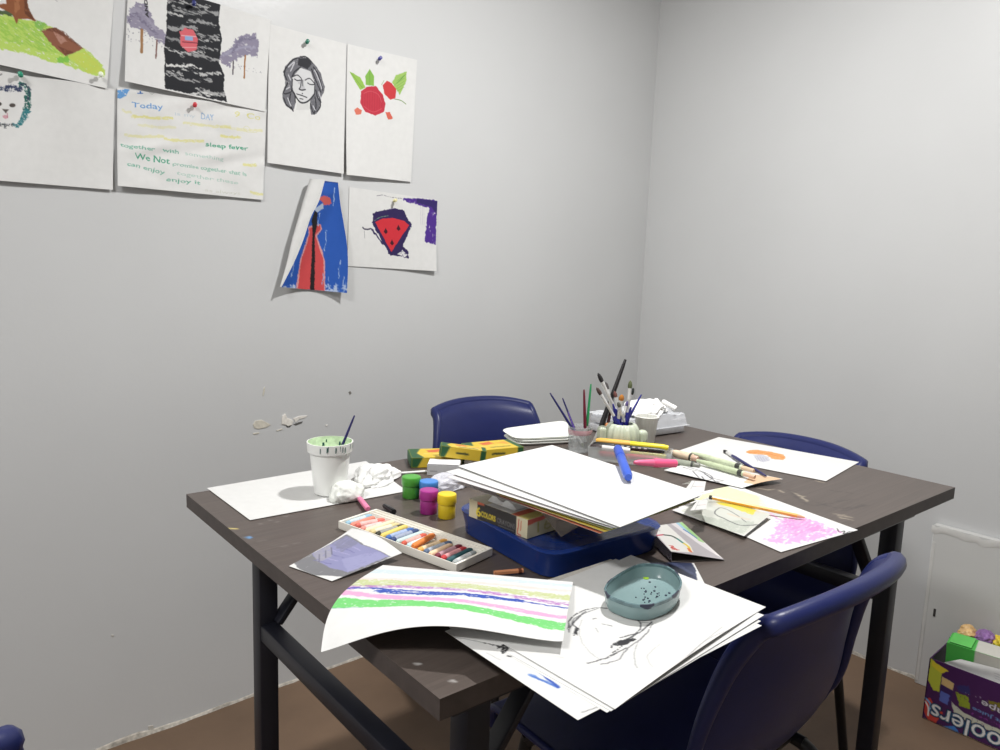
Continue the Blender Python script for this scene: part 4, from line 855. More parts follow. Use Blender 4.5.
# =================================================================== LEFT END: CUP, TISSUES, POTS, PASTELS
# cup
cb = at(330, 492.5, TZ+.0015); cup = thing('plastic_cup', 'white translucent plastic cup with green paint inside, at the left end of the table', 'cup', cb)
cupm = M('milky_plastic', S(246, 247, 244), .3, vary=.02); nt = cupm.node_tree; nt.nodes['Principled BSDF'].inputs['Transmission Weight'].default_value = .1
H_ = .092
obj('body', MB().lathe([(.0245, 0), (.027, .002), (.0345, H_*.78), (.0345, H_*.80), (.0382, H_*.82), (.0395, H_-.002), (.0395, H_), (.0375, H_), (.0362, H_*.86), (.0328, H_*.79), (.0318, H_*.73), (.0255, .006)], cb, 40), cupm, cup, 40)
rin = lambda z_: np.interp(z_, [.006, H_*.73, H_*.79, H_*.86, H_], [.0255, .0318, .0328, .0362, .0375])
R = []; rs = np.random.RandomState(3); n_ = 48; mb = MB()
for i in range(n_+1):
    a = 2*math.pi*i/n_; dep = .010+.012*abs(math.sin(a*2.3))+.006*rs.rand(); u_ = V(math.cos(a), math.sin(a), 0)
    zs_ = (H_+.0003, H_*.87, H_*.80, H_*.74, H_*.73-dep*.5)
    R.append([cb+u_*(rin(z_)-.0004)+V(0, 0, z_) for z_ in zs_]+[cb+u_*(rin(z_)+.0004)+V(0, 0, z_) for z_ in zs_[::-1]])
obj('paint_ring', mb.rings(R, False, False), M('green_wash', S(206, 230, 190), .5, vary=.2, scale=90), cup, 40)
mb = MB()
for i in range(14):
    a = rs.rand()*6.283; u_ = V(math.cos(a), math.sin(a), 0); t_ = V(-u_[1], u_[0], 0); h0 = H_-.004-.008*rs.rand(); w_ = .0008+.0022*rs.rand(); hh = .004+.009*rs.rand()
    q0 = cb+u_*(rin(h0-hh)-.0008)
    mb.add([q0+t_*-w_+V(0, 0, h0-hh), q0+t_*w_+V(0, 0, h0-hh*.7), q0+t_*w_*.7+u_*.0004+V(0, 0, h0), q0-t_*w_+u_*.0004+V(0, 0, h0)], [(0, 1, 2, 3)])
obj('paint_splash', mb, M('dark_green_paint', S(28, 84, 78), .5), cup, 0)['kind'] = 'stuff'
mb = MB()
for i in range(10):
    a = -2.4+.2*i+.1*rs.randn(); u_ = V(math.cos(a), math.sin(a), 0); t_ = V(-u_[1], u_[0], 0); w_ = .0005+.0008*rs.rand(); h0 = H_-.001-.004*rs.rand(); q0 = cb+u_*.0399
    mb.add([q0-t_*w_+V(0, 0, h0-.009), q0+t_*w_*.4+V(0, 0, h0-.008), q0+t_*w_+V(0, 0, h0), q0-t_*w_*.6+V(0, 0, h0+.001)], [(0, 1, 2, 3)])
obj('paint_drips', mb, M('dark_green_paint', S(28, 84, 78), .5), cup, 0)['kind'] = 'stuff'

NAVY = S(34, 34, 96)
def brush(label, base, tip, r=.003, handle=NAVY, hname='navy', fer=.22, bris=.12, bcol=S(60, 50, 40), bname='dark', flip=False, group=None, brad=1.1, cat='brush'):
    """handle from base, ferrule and bristles at the tip end (flip: bristles at the base end)"""
    b, t = V(*base), V(*tip)
    if flip: b, t = t, b
    r_ = thing('paintbrush', label, cat, (b+t)/2, group); d = t-b
    obj('handle', MB().rod(b, b+d*(1-fer-bris), [(0, r*.5), (.1, r*.7), (.6, r), (.9, r*1.1), (1, r*.9)], 10), M('handle_'+hname, handle, .35), r_)
    obj('ferrule', MB().rod(b+d*(1-fer-bris)*.985, b+d*(1-bris), [(0, r*.95), (.5, r), (.52, r*1.1), (.56, r), (1, r*brad)], 10), M('silver_ferrule', S(226, 226, 224), .35, .35), r_)
    obj('bristles', MB().rod(b+d*(1-bris)*.995, t, [(0, r*brad), (.4, r*brad*1.15), (.8, r*brad*.8), (1, r*.2)], 10), M('bristle_'+bname, bcol, .8), r_); return r_
BR_ = 'paintbrushes'
brush('navy handled paintbrush standing in the white plastic cup', cb+V(-.008, .002, .010), on_ray(354.5, 415.5, cb+V(.01, .004, 0)), .0026, S(44, 42, 104), 'indigo', flip=True)

def crumple(name, label, cat, px, py, sx, sy, sz, mat, seed, rz=0., group=None, amp=.35):
    """a crumpled lump: a rough shell with folds, flat underneath"""
    bm = bmesh.new(); bmesh.ops.create_icosphere(bm, subdivisions=5, radius=1); rs = np.random.RandomState(seed); dirs = rs.randn(34, 3); dirs /= np.linalg.norm(dirs, axis=1)[:, None]; am = rs.randn(34); base = at(px, py, TZ+.0015)
    P_ = np.array([v.co[:] for v in bm.verts]); h = np.zeros(len(P_))
    for ii, (d_, a_) in enumerate(zip(dirs, am)): h += a_*(1 if ii < 12 else .45)*np.abs(np.sin(P_@d_*(2.4 if ii < 12 else 6.5)+a_*5))
    h = amp*(h-h.mean())/(np.abs(h).max()+1e-9); P_ = P_*(1+h)[:, None]; c_, s_ = math.cos(rz), math.sin(rz); X = P_[:, 0]*sx; Y = P_[:, 1]*sy; Zz = np.maximum(P_[:, 2], -.25); Zz = (Zz+.25)*sz
    Q_ = np.c_[base[0]+c_*X-s_*Y, base[1]+s_*X+c_*Y, base[2]+Zz]; mb = MB(); mb.v = [tuple(x) for x in Q_]; mb.f = [tuple(v.index for v in f.verts) for f in bm.faces]; bm.free()
    return tag(obj(name, mb, mat, None, 0 if seed % 2 else 35), label, cat, group)
tis = M('tissue_white', S(242, 242, 240), .85, vary=.03, bump=.3, bscale=120)
crumple('crumpled_tissue', 'wide crumpled white tissue on the blank sheet, right of the cup', 'tissue', 376, 480, .054, .034, .022, tis, 11, .6, 'crumpled tissues', .45)
crumple('crumpled_tissue', 'small greyish white tissue ball in front of the plastic cup', 'tissue', 347, 498, .032, .024, .024, M('tissue_grey', S(226, 228, 222), .7, vary=.05, bump=.3, bscale=150), 21, .2, 'crumpled tissues', .4)
def stick(name, label, cat, p, q_, r, col, matn, group=None, tip=None):
    t = thing(name, label, cat, (V(*p)+V(*q_))/2, group)
    obj('body', MB().rod(p, q_, [(0, r*.8), (.04, r), (.96, r), (1, r*.8)], 12), M(matn, col, .5), t); return t
t = stick('crayon', 'pink crayon stub by the tissue ball', 'crayon', at(360, 499, TZ+.006), at(368, 509, TZ+.006), .0045, S(234, 130, 168), 'pink_wax')
obj('tip', MB().rod(at(360, 499, TZ+.006), at(356, 494, TZ+.0055), [(0, .0042), (.6, .003), (1, .001)], 12), M('pale_pink_wax', S(240, 176, 200), .5), t)
t = thing('pen_cap', 'small black pen cap beside the pastel tray', 'cap', at(389, 509, TZ))
obj('cap', MB().rod(at(384, 505.5, TZ+.0055), at(394, 512, TZ+.0055), [(0, .003), (.1, .004), (.85, .005), (1, .0045)], 14), M('black_plastic', S(30, 30, 32), .35), t)
obj('clip', MB().rod(at(384, 504.5, TZ+.0105), at(392, 509.5, TZ+.0108), [(0, .001), (1, .001)], 6), MATS['black_plastic'], t)
def pot(px, py, h, r, col, cn, label):
    b = at(px, py, TZ); t = thing('paint_pot', label, 'paint pot', b, 'small paint pots')
    obj('jar', MB().lathe([(r*.86, 0), (r*.9, .001), (r*.9, h*.56), (r*.84, h*.6), (r*.84, h*.7)], b, 32), M('jar_'+cn, [x*.9 for x in col], .3), t, 40)
    obj('lid', MB().lathe([(r*.97, h*.6), (r, h*.62), (r, h*.93), (r*.95, h*.985), (r*.88, h), (r*.5, h)], b, 32, ripple=lambda a, h_: .006*math.cos(a*30)), M('lid_'+cn, col, .32), t, 40)
    return t
pot(411, 497, .0375, .0168, S(80, 164, 60), 'green', 'green paint pot, farthest left of the four small pots')
pot(428.5, 499, .033, .0165, S(72, 136, 210), 'blue', 'blue paint pot behind the magenta one')
pot(428.5, 512.5, .039, .0157, S(166, 48, 138), 'magenta', 'magenta paint pot between the green and yellow pots')
pot(446.5, 517, .0395, .0155, S(236, 204, 40), 'yellow', 'yellow paint pot nearest the blue case')
tag(obj('ruler', MB().box((at(400, 473, TZ+.0025)+at(428, 471, TZ+.0025))/2, (.062, .006, .003), rz=math.atan2(*(at(428, 471, TZ)-at(400, 473, TZ))[[1, 0]])).bevel(.0006, 1), M('white_plastic', S(226, 227, 225), .4), None, 0), 'thin white plastic stick behind the paint pots', 'stick')

# pastel tray
zt = TZ+.0125
L1, B1, R1, F1 = at(338.5, 521, zt), at(375, 509, zt), at(492.5, 548, zt), at(456.5, 564.5, zt)
B1 = L1+R1-F1
pt = thing('pastel_tray', 'shallow white tray of oil pastel sticks at the front of the table', 'tray', V(*((L1+R1)/2)[:2], TZ))
c4 = [L1, F1, R1, B1]; m_ = sum(c4)/4
def q4(d_, z): return [V(*(p+(m_-p)/np.linalg.norm(m_-p)*d_)[:2], z) for p in c4]
traym = M('ivory_plastic', S(238, 234, 224), .45, vary=.03)
obj('tray_body', MB().rings([q4(.002, TZ+.0002), q4(0, TZ+.002), q4(0, zt), q4(.004, zt), q4(.005, TZ+.003)]), traym, pt, 30)
along = (F1-L1)/np.linalg.norm(F1-L1); acr = (B1-L1)/np.linalg.norm(B1-L1); Ln = np.linalg.norm(F1-L1); Wn = np.linalg.norm(B1-L1)
for off in (.8, .9): obj('divider', MB().box((L1+F1)/2+acr*Wn*off+V(0, 0, -.0045), (Ln-.012, .0016, .008), ax=(along, acr, V(0, 0, 1))), traym, pt, 0)
cols = [('sky', S(150, 190, 210)), ('salmon', S(228, 140, 120)), ('coral', S(222, 116, 104)), ('rose', S(226, 150, 140)), ('cream', S(240, 226, 190)), ('sand', S(222, 204, 150)), ('olive', S(60, 60, 46)), ('yellow', S(232, 206, 110)), ('blue', S(70, 110, 180)), ('navy', S(56, 74, 120)), ('mist', S(196, 216, 214)), ('red', S(206, 90, 70)), ('ice', S(190, 220, 226)), ('orange', S(228, 132, 62)), ('apricot', S(240, 176, 90)), ('slate', S(90, 110, 140)), ('peach', S(240, 206, 170)), ('wine', S(122, 36, 56)), ('scarlet', S(200, 60, 66)), ('pine', S(40, 84, 90)), ('grey', S(170, 176, 176))]
desc = dict(sky='pale blue', mist='misty grey', ice='icy white blue', slate='slate blue', pine='dark pine green', sand='sandy beige', rose='dusty rose', wine='wine red')
rs = np.random.RandomState(9); N_ = len(cols)
for i, (cn, c_) in enumerate(cols):
    t_ = .045+.91*i/(N_-1); p_ = L1+along*Ln*t_; tilt = rs.randn()*.05; ln_ = (.60+.12*rs.rand())*Wn
    if i in (2, 3): tilt += .35 if i == 2 else .2
    if i in (13,): tilt += -.3
    st_ = p_+acr*(.08*Wn+rs.rand()*.02*Wn); d_ = acr+along*tilt; d_ /= np.linalg.norm(d_); zc = TZ+.0085+(.003 if i in (2, 13) else 0); r_ = .0044
    a_ = V(*st_[:2], zc); b_ = a_+d_*ln_
    prev, nxt = desc.get(cols[i-1][0], cols[i-1][0]) if i else '', desc.get(cols[i+1][0], cols[i+1][0]) if i < N_-1 else ''
    where = 'at the left end of the ivory tray' if i == 0 else ('at the right end of the ivory tray' if i == N_-1 else f'between {prev} and {nxt} ones in the tray')
    t = thing('oil_pastel', f'{desc.get(cn, cn)} oil pastel stick {where}', 'pastel', (a_+b_)/2, 'oil pastels in the tray')
    wrap = i % 3 != 1
    obj('stick', MB().rod(a_, b_, [(0, r_*.7), (.05, r_), (.9, r_), (1, r_*.55)], 10), M('pastel_'+cn, c_, .7), t)
    if wrap: obj('wrapper', MB().rod(a_+d_*ln_*.12, a_+d_*ln_*.72, [(0, r_*1.06), (1, r_*1.06)], 10), M('wrap_'+cn, [.45*x+.5 for x in c_], .6, vary=.2, scale=200), t)

t = thing('pencil', 'orange pencil stub half hidden behind the striped sheet', 'pencil', at(510, 571, TZ+.004))
obj('shaft', MB().rod(at(494, 573, TZ+.0042), at(523, 570.5, TZ+.0042), [(0, .0034), (1, .0034)], 6), M('copper_lacquer', S(206, 140, 100), .4), t, 20)
obj('band', MB().rod(at(518, 571, TZ+.0042), at(521, 570.7, TZ+.0042), [(0, .0037), (1, .0037)], 12), M('brown_band', S(110, 60, 40), .4), t)

# crayon boxes
yc, gc = S(240, 206, 66), S(44, 98, 60)
def crayon_box(label, px, L_, W_, H_, ang, z, greenleft=True, tilt=0.):
    c_ = at(px[0], px[1], z); e = V(math.cos(ang), math.sin(ang), tilt); e /= np.linalg.norm(e); f_ = V(-math.sin(ang), math.cos(ang), 0); u_ = np.cross(e, f_)
    o_ = c_-e*L_/2-f_*W_/2-u_*H_/2
    def top_(cv):
        W, H = cv.w, cv.h; cv.poly([(0, 0), (W*.22, 0), (W*.12, H*.5), (W*.22, H), (0, H)], gc); cv.poly([(W*.9, 0), (W, 0), (W, H), (W*.9, H)], gc); cv.poly([(W*.3, H*.2), (W*.55, H*.1), (W*.6, H*.35), (W*.35, H*.45)], S(226, 110, 60), rough=2, dry=.2); cv.stroke([(W*.4, H*.75), (W*.8, H*.75)], 4, S(70, 80, 50), rough=1); cv.poly([(W*.6, H*.3), (W*.85, H*.2), (W*.85, H*.5)], S(244, 170, 70), rough=2)
        for q_ in range(4): cv.stroke([(W*(.26+q_*.16), H*.55), (W*(.36+q_*.16), H*.62)], 3, S(250, 232, 150), rough=1)
    def side(cv):
        W, H = cv.w, cv.h; cv.poly([(0, 0), (W*.2, 0), (W*.1, H), (0, H)], gc); cv.stroke([(W*.35, H*.5), (W*.6, H*.5)], 4, S(70, 80, 50), rough=1); cv.poly([(W*.88, 0), (W, 0), (W, H), (W*.88, H)], gc)
    def gend(cv): cv.img[:] = np.array(gc)
    t = thing('crayon_box', label, 'crayon box', c_, 'yellow and green crayon boxes')
    painted_box('carton', o_, e*L_, f_*W_, u_*H_, {'top': top_, 'front': side, 'back': side, 'left': gend, 'right': gend}, yc, parent=t, res=2.)
    o2 = o_-e*.0006+u_*H_*.2; obj('end_flap', MB().box(o_+f_*W_/2+u_*H_*.5-e*.0008, (.0016, W_*.94, H_*.9), ax=(e, f_, u_)).bevel(.0005, 1), M('green_card', gc, .5), t, 0)
crayon_box('yellow crayon box with green end, nearest the paint pots', (438, 457.5), .115, .072, .020, -.50, TZ+.0112)
crayon_box('green and yellow crayon box laid across the two others', (463, 452), .09, .03, .022, -.62, TZ+.034, tilt=-.12)
crayon_box('yellow crayon box with orange print, nearest the white palettes', (492, 449.5), .115, .072, .020, -.24, TZ+.0112)
# white box and clear wrap
o_ = at(427, 475, TZ); e = at(452, 476, TZ)-o_; e /= np.linalg.norm(e)
t = thing('small_carton', 'small white carton behind the blue and yellow paint pots', 'carton', o_+e*.03)
painted_box('body', o_, e*.062, V(-e[1], e[0], 0)*.04, V(0, 0, .020), {'front': lambda cv: cv.stroke([(cv.w*.1, cv.h*.6), (cv.w*.3, cv.h*.6)], 2, S(170, 168, 176))}, S(226, 226, 228), parent=t)
obj('flap', MB().box(o_+e*.031+V(-e[1], e[0], 0)*.02+V(0, 0, .0215), (.06, .038, .001), ax=(e, V(-e[1], e[0], 0), V(0, 0, 1))), M('card_white', S(232, 232, 234), .5), t, 0)
crumple('plastic_wrap', 'crumpled clear plastic wrap between the small white carton and the blue case', 'plastic wrap', 448, 487, .04, .026, .02, MCLEAR('clear_wrap', S(236, 236, 244), .38, .2), 31, .2, None, .5)
crumple('crumpled_tissue', 'tiny white tissue scrap between the crayon boxes and the paper pile', 'tissue', 472, 466, .02, .014, .026, tis, 41, .2, 'crumpled tissues', .35)

# =================================================================== BACK: PALETTES, JAR, CACTUS POT, PAPER PACKET
pl4 = [at(501, 434, TZ+.006), at(516, 444, TZ+.006), at(578, 441, TZ+.006), at(566, 425, TZ+.006)]
for i, (lab, dz, dd) in enumerate((('lowest white plastic palette of the stack behind the crayon boxes', 0, (0, 0)), ('middle white plastic palette of the stack behind the crayon boxes', .0062, (.003, -.002)), ('top white plastic palette of the stack behind the crayon boxes', .0124, (-.002, .002)))):
    c4 = [p+V(*dd, 0) for p in pl4]
    lv = [(inset(c4, .006), TZ+.0003+dz), (inset(c4, .003), TZ+.002+dz), (inset(c4, 0), TZ+.0055+dz), (inset(c4, .001), TZ+.0062+dz), (inset(c4, .006), TZ+.0055+dz), (inset(c4, .014), TZ+.0025+dz if dz > .01 else TZ+.005+dz)]
    tag(obj('palette', MB().rings([[V(*p, z) for p in rrect(list(q_), .03)] for q_, z in lv]), M('palette_white', S(236, 238, 232), .4, vary=.03), None, 50), lab, 'palette', 'white palettes')
# jar
jb = at(579, 451, TZ); jar = thing('clear_jar', 'clear plastic jar of brushes to the left of the cactus pot', 'jar', jb)
obj('wall', MB().lathe([(.023, 0), (.025, .001), (.0265, .052), (.0275, .054), (.0275, .057), (.0255, .057), (.0248, .052), (.0235, .003)], jb, 32), MCLEAR('clear_jar', S(206, 210, 210), .66, .1), jar, 40)
obj('label_band', MB().lathe([(.0268, .04), (.0272, .041), (.0272, .050), (.0268, .051)], jb, 32, cap0=False, cap1=False), MCLEAR('pink_film', S(214, 150, 160), .5), jar, 40)
JB = 'brushes in the clear jar'
def in_jar(x, y, i): return jb+V(x, y, .006)
brush('navy paintbrush with olive ferrule leaning left, outermost in the clear jar', in_jar(.008, -.01, 0), on_ray(550, 393, jb), .0028, NAVY, 'navy', .18, .1, S(90, 96, 60), 'olive', flip=True, group=JB)
brush('second navy paintbrush from the left in the clear jar', in_jar(.012, .004, 0), on_ray(562.5, 398, jb+V(.01, .01, 0)), .0024, NAVY, 'navy', flip=True, group=JB)
brush('thin violet paintbrush in the clear jar', in_jar(.014, .008, 0), on_ray(568, 412, jb+V(-.005, .012, 0)), .0016, S(120, 90, 190), 'violet', flip=True, group=JB)
brush('crimson paintbrush standing upright in the clear jar', in_jar(.008, -.012, 0), on_ray(584, 389.5, jb+V(.01, -.01, 0)), .0033, S(112, 24, 48), 'crimson', flip=True, group=JB)
brush('bright green paintbrush standing upright in the clear jar', in_jar(.014, -.004, 0), on_ray(591, 384, jb+V(.016, -.012, 0)), .003, S(44, 160, 96), 'green', flip=True, group=JB)
# cactus pot
cb = at(621, 452, TZ); cac = thing('cactus_pot', 'pale green fluted cactus shaped pot filled with brushes', 'pot', cb)
flute = lambda a, h: .06*math.cos(a*14)
celadon = M('celadon_glaze', S(196, 204, 184), .3, vary=.05)
obj('body', MB().lathe([(.026, 0), (.031, .003), (.036, .02), (.0375, .04), (.035, .055), (.030, .0635), (.026, .066), (.023, .0655), (.023, .03)], cb, 84, ripple=flute), celadon, cac, 50)
side_ = V(RT[0], RT[1], 0); side_ /= np.linalg.norm(side_)
for s_, h_, dx in ((-1, .058, .044), (1, .052, .045)):
    pts = [(cb+side_*s_*.03+V(0, 0, .018)), (cb+side_*s_*(dx-.004)+V(0, 0, .02)), (cb+side_*s_*dx+V(0, 0, .03)), (cb+side_*s_*dx+V(0, 0, h_-.008)), (cb+side_*s_*dx+V(0, 0, h_-.003)), (cb+side_*s_*dx+V(0, 0, h_))]
    rad_ = [.009, .0105, .0115, .0115, .0095, .004]
    mb = MB(); mb.tube(catmull(pts, 22), np.interp(np.linspace(0, 5, 22), range(6), rad_), 60)
    vv = np.array(mb.v); nn = 60
    for r_ in range(22):
        seg = vv[r_*nn:(r_+1)*nn]; m2 = seg.mean(0); vv[r_*nn:(r_+1)*nn] = m2+(seg-m2)*(1+.06*np.cos(np.arange(nn)/nn*2*np.pi*10))[:, None]
    mb.v = [tuple(x) for x in vv]; obj('arm', mb, celadon, cac, 50)
CB = 'brushes in the cactus pot'
mouth = cb+V(0, 0, .05)
bl = [  # tip px, ref offset along the sight line, handle r, bristle colour, name, label
    ((598, 373), 0, .0031, S(34, 32, 34), 'black', 'black tipped brush leaning left, tallest of the silver ones'),
    ((605.5, 382), .012, .003, S(70, 66, 66), 'charcoal', 'charcoal tipped brush just right of the black tipped one'),
    ((596.5, 387.5), -.01, .0028, S(74, 56, 52), 'umber', 'umber tipped brush leaning farthest left in the cactus pot'),
    ((614.5, 391), .01, .0026, S(110, 66, 60), 'russet', 'russet tipped brush at the middle left of the cactus pot'),
    ((622, 394.5), -.008, .0038, S(176, 112, 40), 'ochre', 'wide ochre tipped brush at the centre of the cactus pot'),
    ((630.5, 380.5), .006, .0031, S(84, 92, 60), 'moss', 'moss green tipped brush, tallest at the right of the cactus pot'),
    ((633.5, 388), .014, .0029, S(40, 46, 44), 'inky', 'inky tipped brush right behind the moss green tipped one'),
    ((627.5, 401), .0, .0022, S(90, 80, 130), 'lilac', 'short lilac tipped brush between the ochre and moss tipped ones'),
    ((618, 402), -.012, .0027, S(96, 96, 90), 'stone', 'short stone grey tipped brush left of the ochre tipped one')]
for i, (tp_, dp, r_, bc, bn, lab) in enumerate(bl):
    a_ = i*2.3; b0 = cb+V(.012*math.cos(a_), .012*math.sin(a_), .034); b0 = b0+side_*(-.012 if tp_[0] > 621 else .012)*.4
    t0 = on_ray(*tp_, cb+V(dp, dp, 0)); brush(lab, b0, t0, r_*1.2, S(38, 40, 130), 'royal', .42, .13, bc, bn, group=CB, brad=1.15)
brush('royal blue brush with its handle up, leaning right in the cactus pot', cb+side_*-.008+V(0, 0, .034), on_ray(641.5, 394.5, cb), .0027, S(50, 52, 150), 'indigo2', flip=True, group=CB)
for j, (x_, hh) in enumerate(((613, 404), (631, 407), (616, 409))):
    brush(('blue handled brush at the left rim of the cactus pot', 'blue handled brush at the right rim of the cactus pot', 'short blue handled brush at the front left of the cactus pot')[j], cb+side_*(x_-621)*.0004+V(0, 0, .034), on_ray(x_, hh, cb+V(-.006, -.006, 0)), .0035, S(38, 40, 130), 'royal', flip=True, group=CB)
# long black brush leaning behind
brush('long thick black handled brush leaning right, the tallest of all', at(594, 446, TZ+.004), on_ray(625.5, 359.5, cb+V(.045, .045, 0)), .0058, S(30, 28, 30), 'black', .1, .1, S(206, 200, 190), 'pale', flip=True)
brush('dark red handled brush leaning behind the cactus pot', at(604, 445, TZ+.004), on_ray(614.5, 389, cb+V(.05, .05, 0)), .0036, S(70, 34, 36), 'maroon', flip=True)
t = stick('crayon', 'orange crayon leaning on the left arm of the cactus pot', 'crayon', on_ray(603, 448, cb+side_*-.03+V(.028, .034, 0)), on_ray(606.5, 423, cb+side_*-.03+V(.03, .036, 0)), .005, S(238, 164, 110), 'orange_wax')
# white fluted cup behind
fb = at(645, 447, TZ); fb = at(645, 443.5, TZ)
fc = thing('paper_cup', 'white fluted cup standing right behind the cactus pot', 'cup', fb)
obj('body', MB().lathe([(.018, 0), (.02, .002), (.026, .06), (.028, .062), (.028, .066), (.025, .066), (.019, .01)], fb, 60, ripple=lambda a, h: .03*math.cos(a*20)), M('cup_white', S(236, 236, 230), .5), fc, 50)
obj('rim', MB().tube([fb+V(.028*math.cos(a), .028*math.sin(a), .0655) for a in np.linspace(0, 2*math.pi, 41)], .0018, 8), MATS['cup_white'], fc, 50)
# packet of paper in clear plastic
n1, n2 = at(655, 437, TZ), at(686.5, 432.5, TZ); e = n2-n1; Lp = np.linalg.norm(e); e /= Lp; f_ = V(-e[1], e[0], 0); f_ = f_ if f_@FW > 0 else -f_
n1 = n1-e*.1; Lp += .1
pkt = thing('paper_packet', 'stack of white paper wrapped in clear plastic at the far corner of the table', 'paper packet', n1+e*Lp/2+f_*.06)
axp = (e, f_, V(0, 0, 1))
for i in range(2):
    mb = MB().box(n1+e*Lp/2+f_*.07+V(0, 0, .010+.021*i)+e*.004*i, (Lp-.006, .13, .017), ax=axp); mb.bevel(.003, 2)
    obj('ream', mb, M('ream_white', S(222, 223, 226), .5, vary=.08, scale=80), pkt, 40)
mb = MB(); rs = np.random.RandomState(12); nx, ny = 40, 26; G = np.zeros((ny, nx, 3))
for j in range(ny):
    for i in range(nx):
        u, v = i/(nx-1), j/(ny-1); h = .0445+.006*abs(math.sin(7*u+4*v))*math.sin(3*v+u*2)**2+.004*rs.rand()*.5
        if v < .06 or u > .97: h = .020
        G[j, i] = n1+e*(-.004+(Lp+.012)*u)+f_*(-.004+.145*v)+V(0, 0, h)
obj('clear_wrap', sheet_mb(G[::-1], S(230, 232, 236), .0003, S(230, 232, 236)), MCLEAR('packet_film', S(232, 234, 238), .5, .12), pkt, 0)
sp0 = n1+e*Lp+f_*.09+V(0, 0, .040)
obj('wrap_corner', sheet_mb(quad_grid([sp0+f_*.03, sp0+f_*.02+e*.055+V(0, 0, .0), sp0+e*.045+V(0, 0, -.006), sp0-f_*.02+V(0, 0, -.01)], 14, 10, lambda u, v: .003*np.sin(9*u+4*v)), S(236, 238, 240), .0003), MCLEAR('packet_film', S(232, 234, 238), .5, .12), pkt, 0)
o_ = crumple('crumpled_tissue', 'crumpled white tissue on top of the plastic wrapped paper packet', 'tissue', 664, 425, .085, .05, .022, tis, 51, .4, 'crumpled tissues', .45); o_.location.z = TZ+.051; ll = n1+e*(Lp*.55)+f_*.06; o_.location.x, o_.location.y = ll[0], ll[1]
for i, (a_, b_) in enumerate((((655, 399, .825), (662, 408, .822)), ((662, 401, .823), (676, 409, .818)))):
    pa, pb_ = on_ray(a_[0], a_[1], ll), on_ray(b_[0], b_[1], ll-V(.01, .01, 0))
    t = thing('white_clip', ('left one of the two white plastic strips on the paper packet', 'right one of the two white plastic strips on the paper packet')[i], 'plastic strip', (pa+pb_)/2, 'white strips on the packet')
    obj('strip', MB().rod(pa, pb_, [(0, .004), (.1, .0065), (.9, .0065), (1, .004)], 12), M('clip_white', S(240, 240, 238), .5), t)
    obj('grip', MB().rod(pa+(pb_-pa)*.7, pb_, [(0, .007), (.9, .0072), (1, .006)], 12), MATS['clip_white'], t)

# markers behind the pile, in a clear case
mc0, mc1 = at(590, 460, TZ), at(668, 468.5, TZ); e = mc1-mc0; Lm = np.linalg.norm(e); e /= Lm; f_ = V(-e[1], e[0], 0); f_ = f_ if f_@FW > 0 else -f_
cse = thing('marker_case', 'clear plastic case of markers behind the paper pile', 'case', (mc0+mc1)/2)
fl4 = lambda d_, z: [mc0-e*d_-f_*d_+V(0, 0, z), mc1+e*d_-f_*d_+V(0, 0, z), mc1+e*d_+f_*(.05+d_)+V(0, 0, z), mc0-e*d_+f_*(.05+d_)+V(0, 0, z)]
obj('shell', MB().rings([fl4(.003, .0004), fl4(.004, .002), fl4(.005, .030), fl4(.0035, .030), fl4(.0025, .003)]), MCLEAR('case_film', S(220, 224, 224), .6, .12), cse, 30)
cm = 'markers in the clear case'
mz = lambda k_, z, t0=.02, t1=.97: (mc0+e*Lm*t0+f_*k_+V(0, 0, z), mc0+e*Lm*t1+f_*k_+V(0, 0, z))
a_, b_ = mz(.046, .033); marker('highlighter', 'orange to yellow highlighter at the back of the clear marker case', a_, b_, .0068, S(240, 222, 50), S(242, 186, 84), 'amber_highlighter', .48, cm)
a_, b_ = mz(.030, .028, .0, .93); mk = marker('marker_pen', 'black marker with white lettering in the middle of the clear case', a_, b_, .0062, S(38, 38, 38), S(30, 30, 30), 'black_marker', .3, cm)
pf = a_+(b_-a_)*.5-f_*.0052+V(0, 0, .003)
for i in range(6): obj('lettering', MB().box(pf+e*(i-2)*.012, (.006, .0012, .0022), ax=(e, f_, V(0, 0, 1))), M('white_ink', S(226, 226, 224), .5), mk, 0)
a_, b_ = mz(.016, .026, -.02, .5); marker('marker_pen', 'white barrelled marker at the front left of the clear case', a_, b_, .006, S(226, 222, 220), S(60, 50, 50), 'white_marker', .3, cm)
a_, b_ = mz(.014, .014, .1, .9); marker('marker_pen', 'red marker at the bottom of the clear case', a_, b_, .006, S(206, 60, 66), S(176, 40, 50), 'red_marker', .3, cm)
a_, b_ = mz(.044, .014, .05, .95); marker('highlighter', 'lemon yellow highlighter under the amber one in the clear case', a_, b_, .0065, S(238, 226, 60), S(232, 206, 40), 'lemon_highlighter', .33, cm)
p_, q_ = at(677, 463.5, .800), at(634, 462.5, .806)
t = thing('highlighter', 'fluorescent pink highlighter lying at the far edge of the paper pile', 'marker', (p_+q_)/2)
obj('cap', MB().rod(p_, p_+(q_-p_)*.55, [(0, .004), (.06, .0075), (.9, .0085), (1, .0078)], 18), M('hot_pink', S(240, 96, 140), .35), t)
obj('barrel', MB().rod(p_+(q_-p_)*.52, q_, [(0, .0072), (.8, .005), (1, .003)], 18), M('coral_pink', S(238, 110, 150), .35), t)

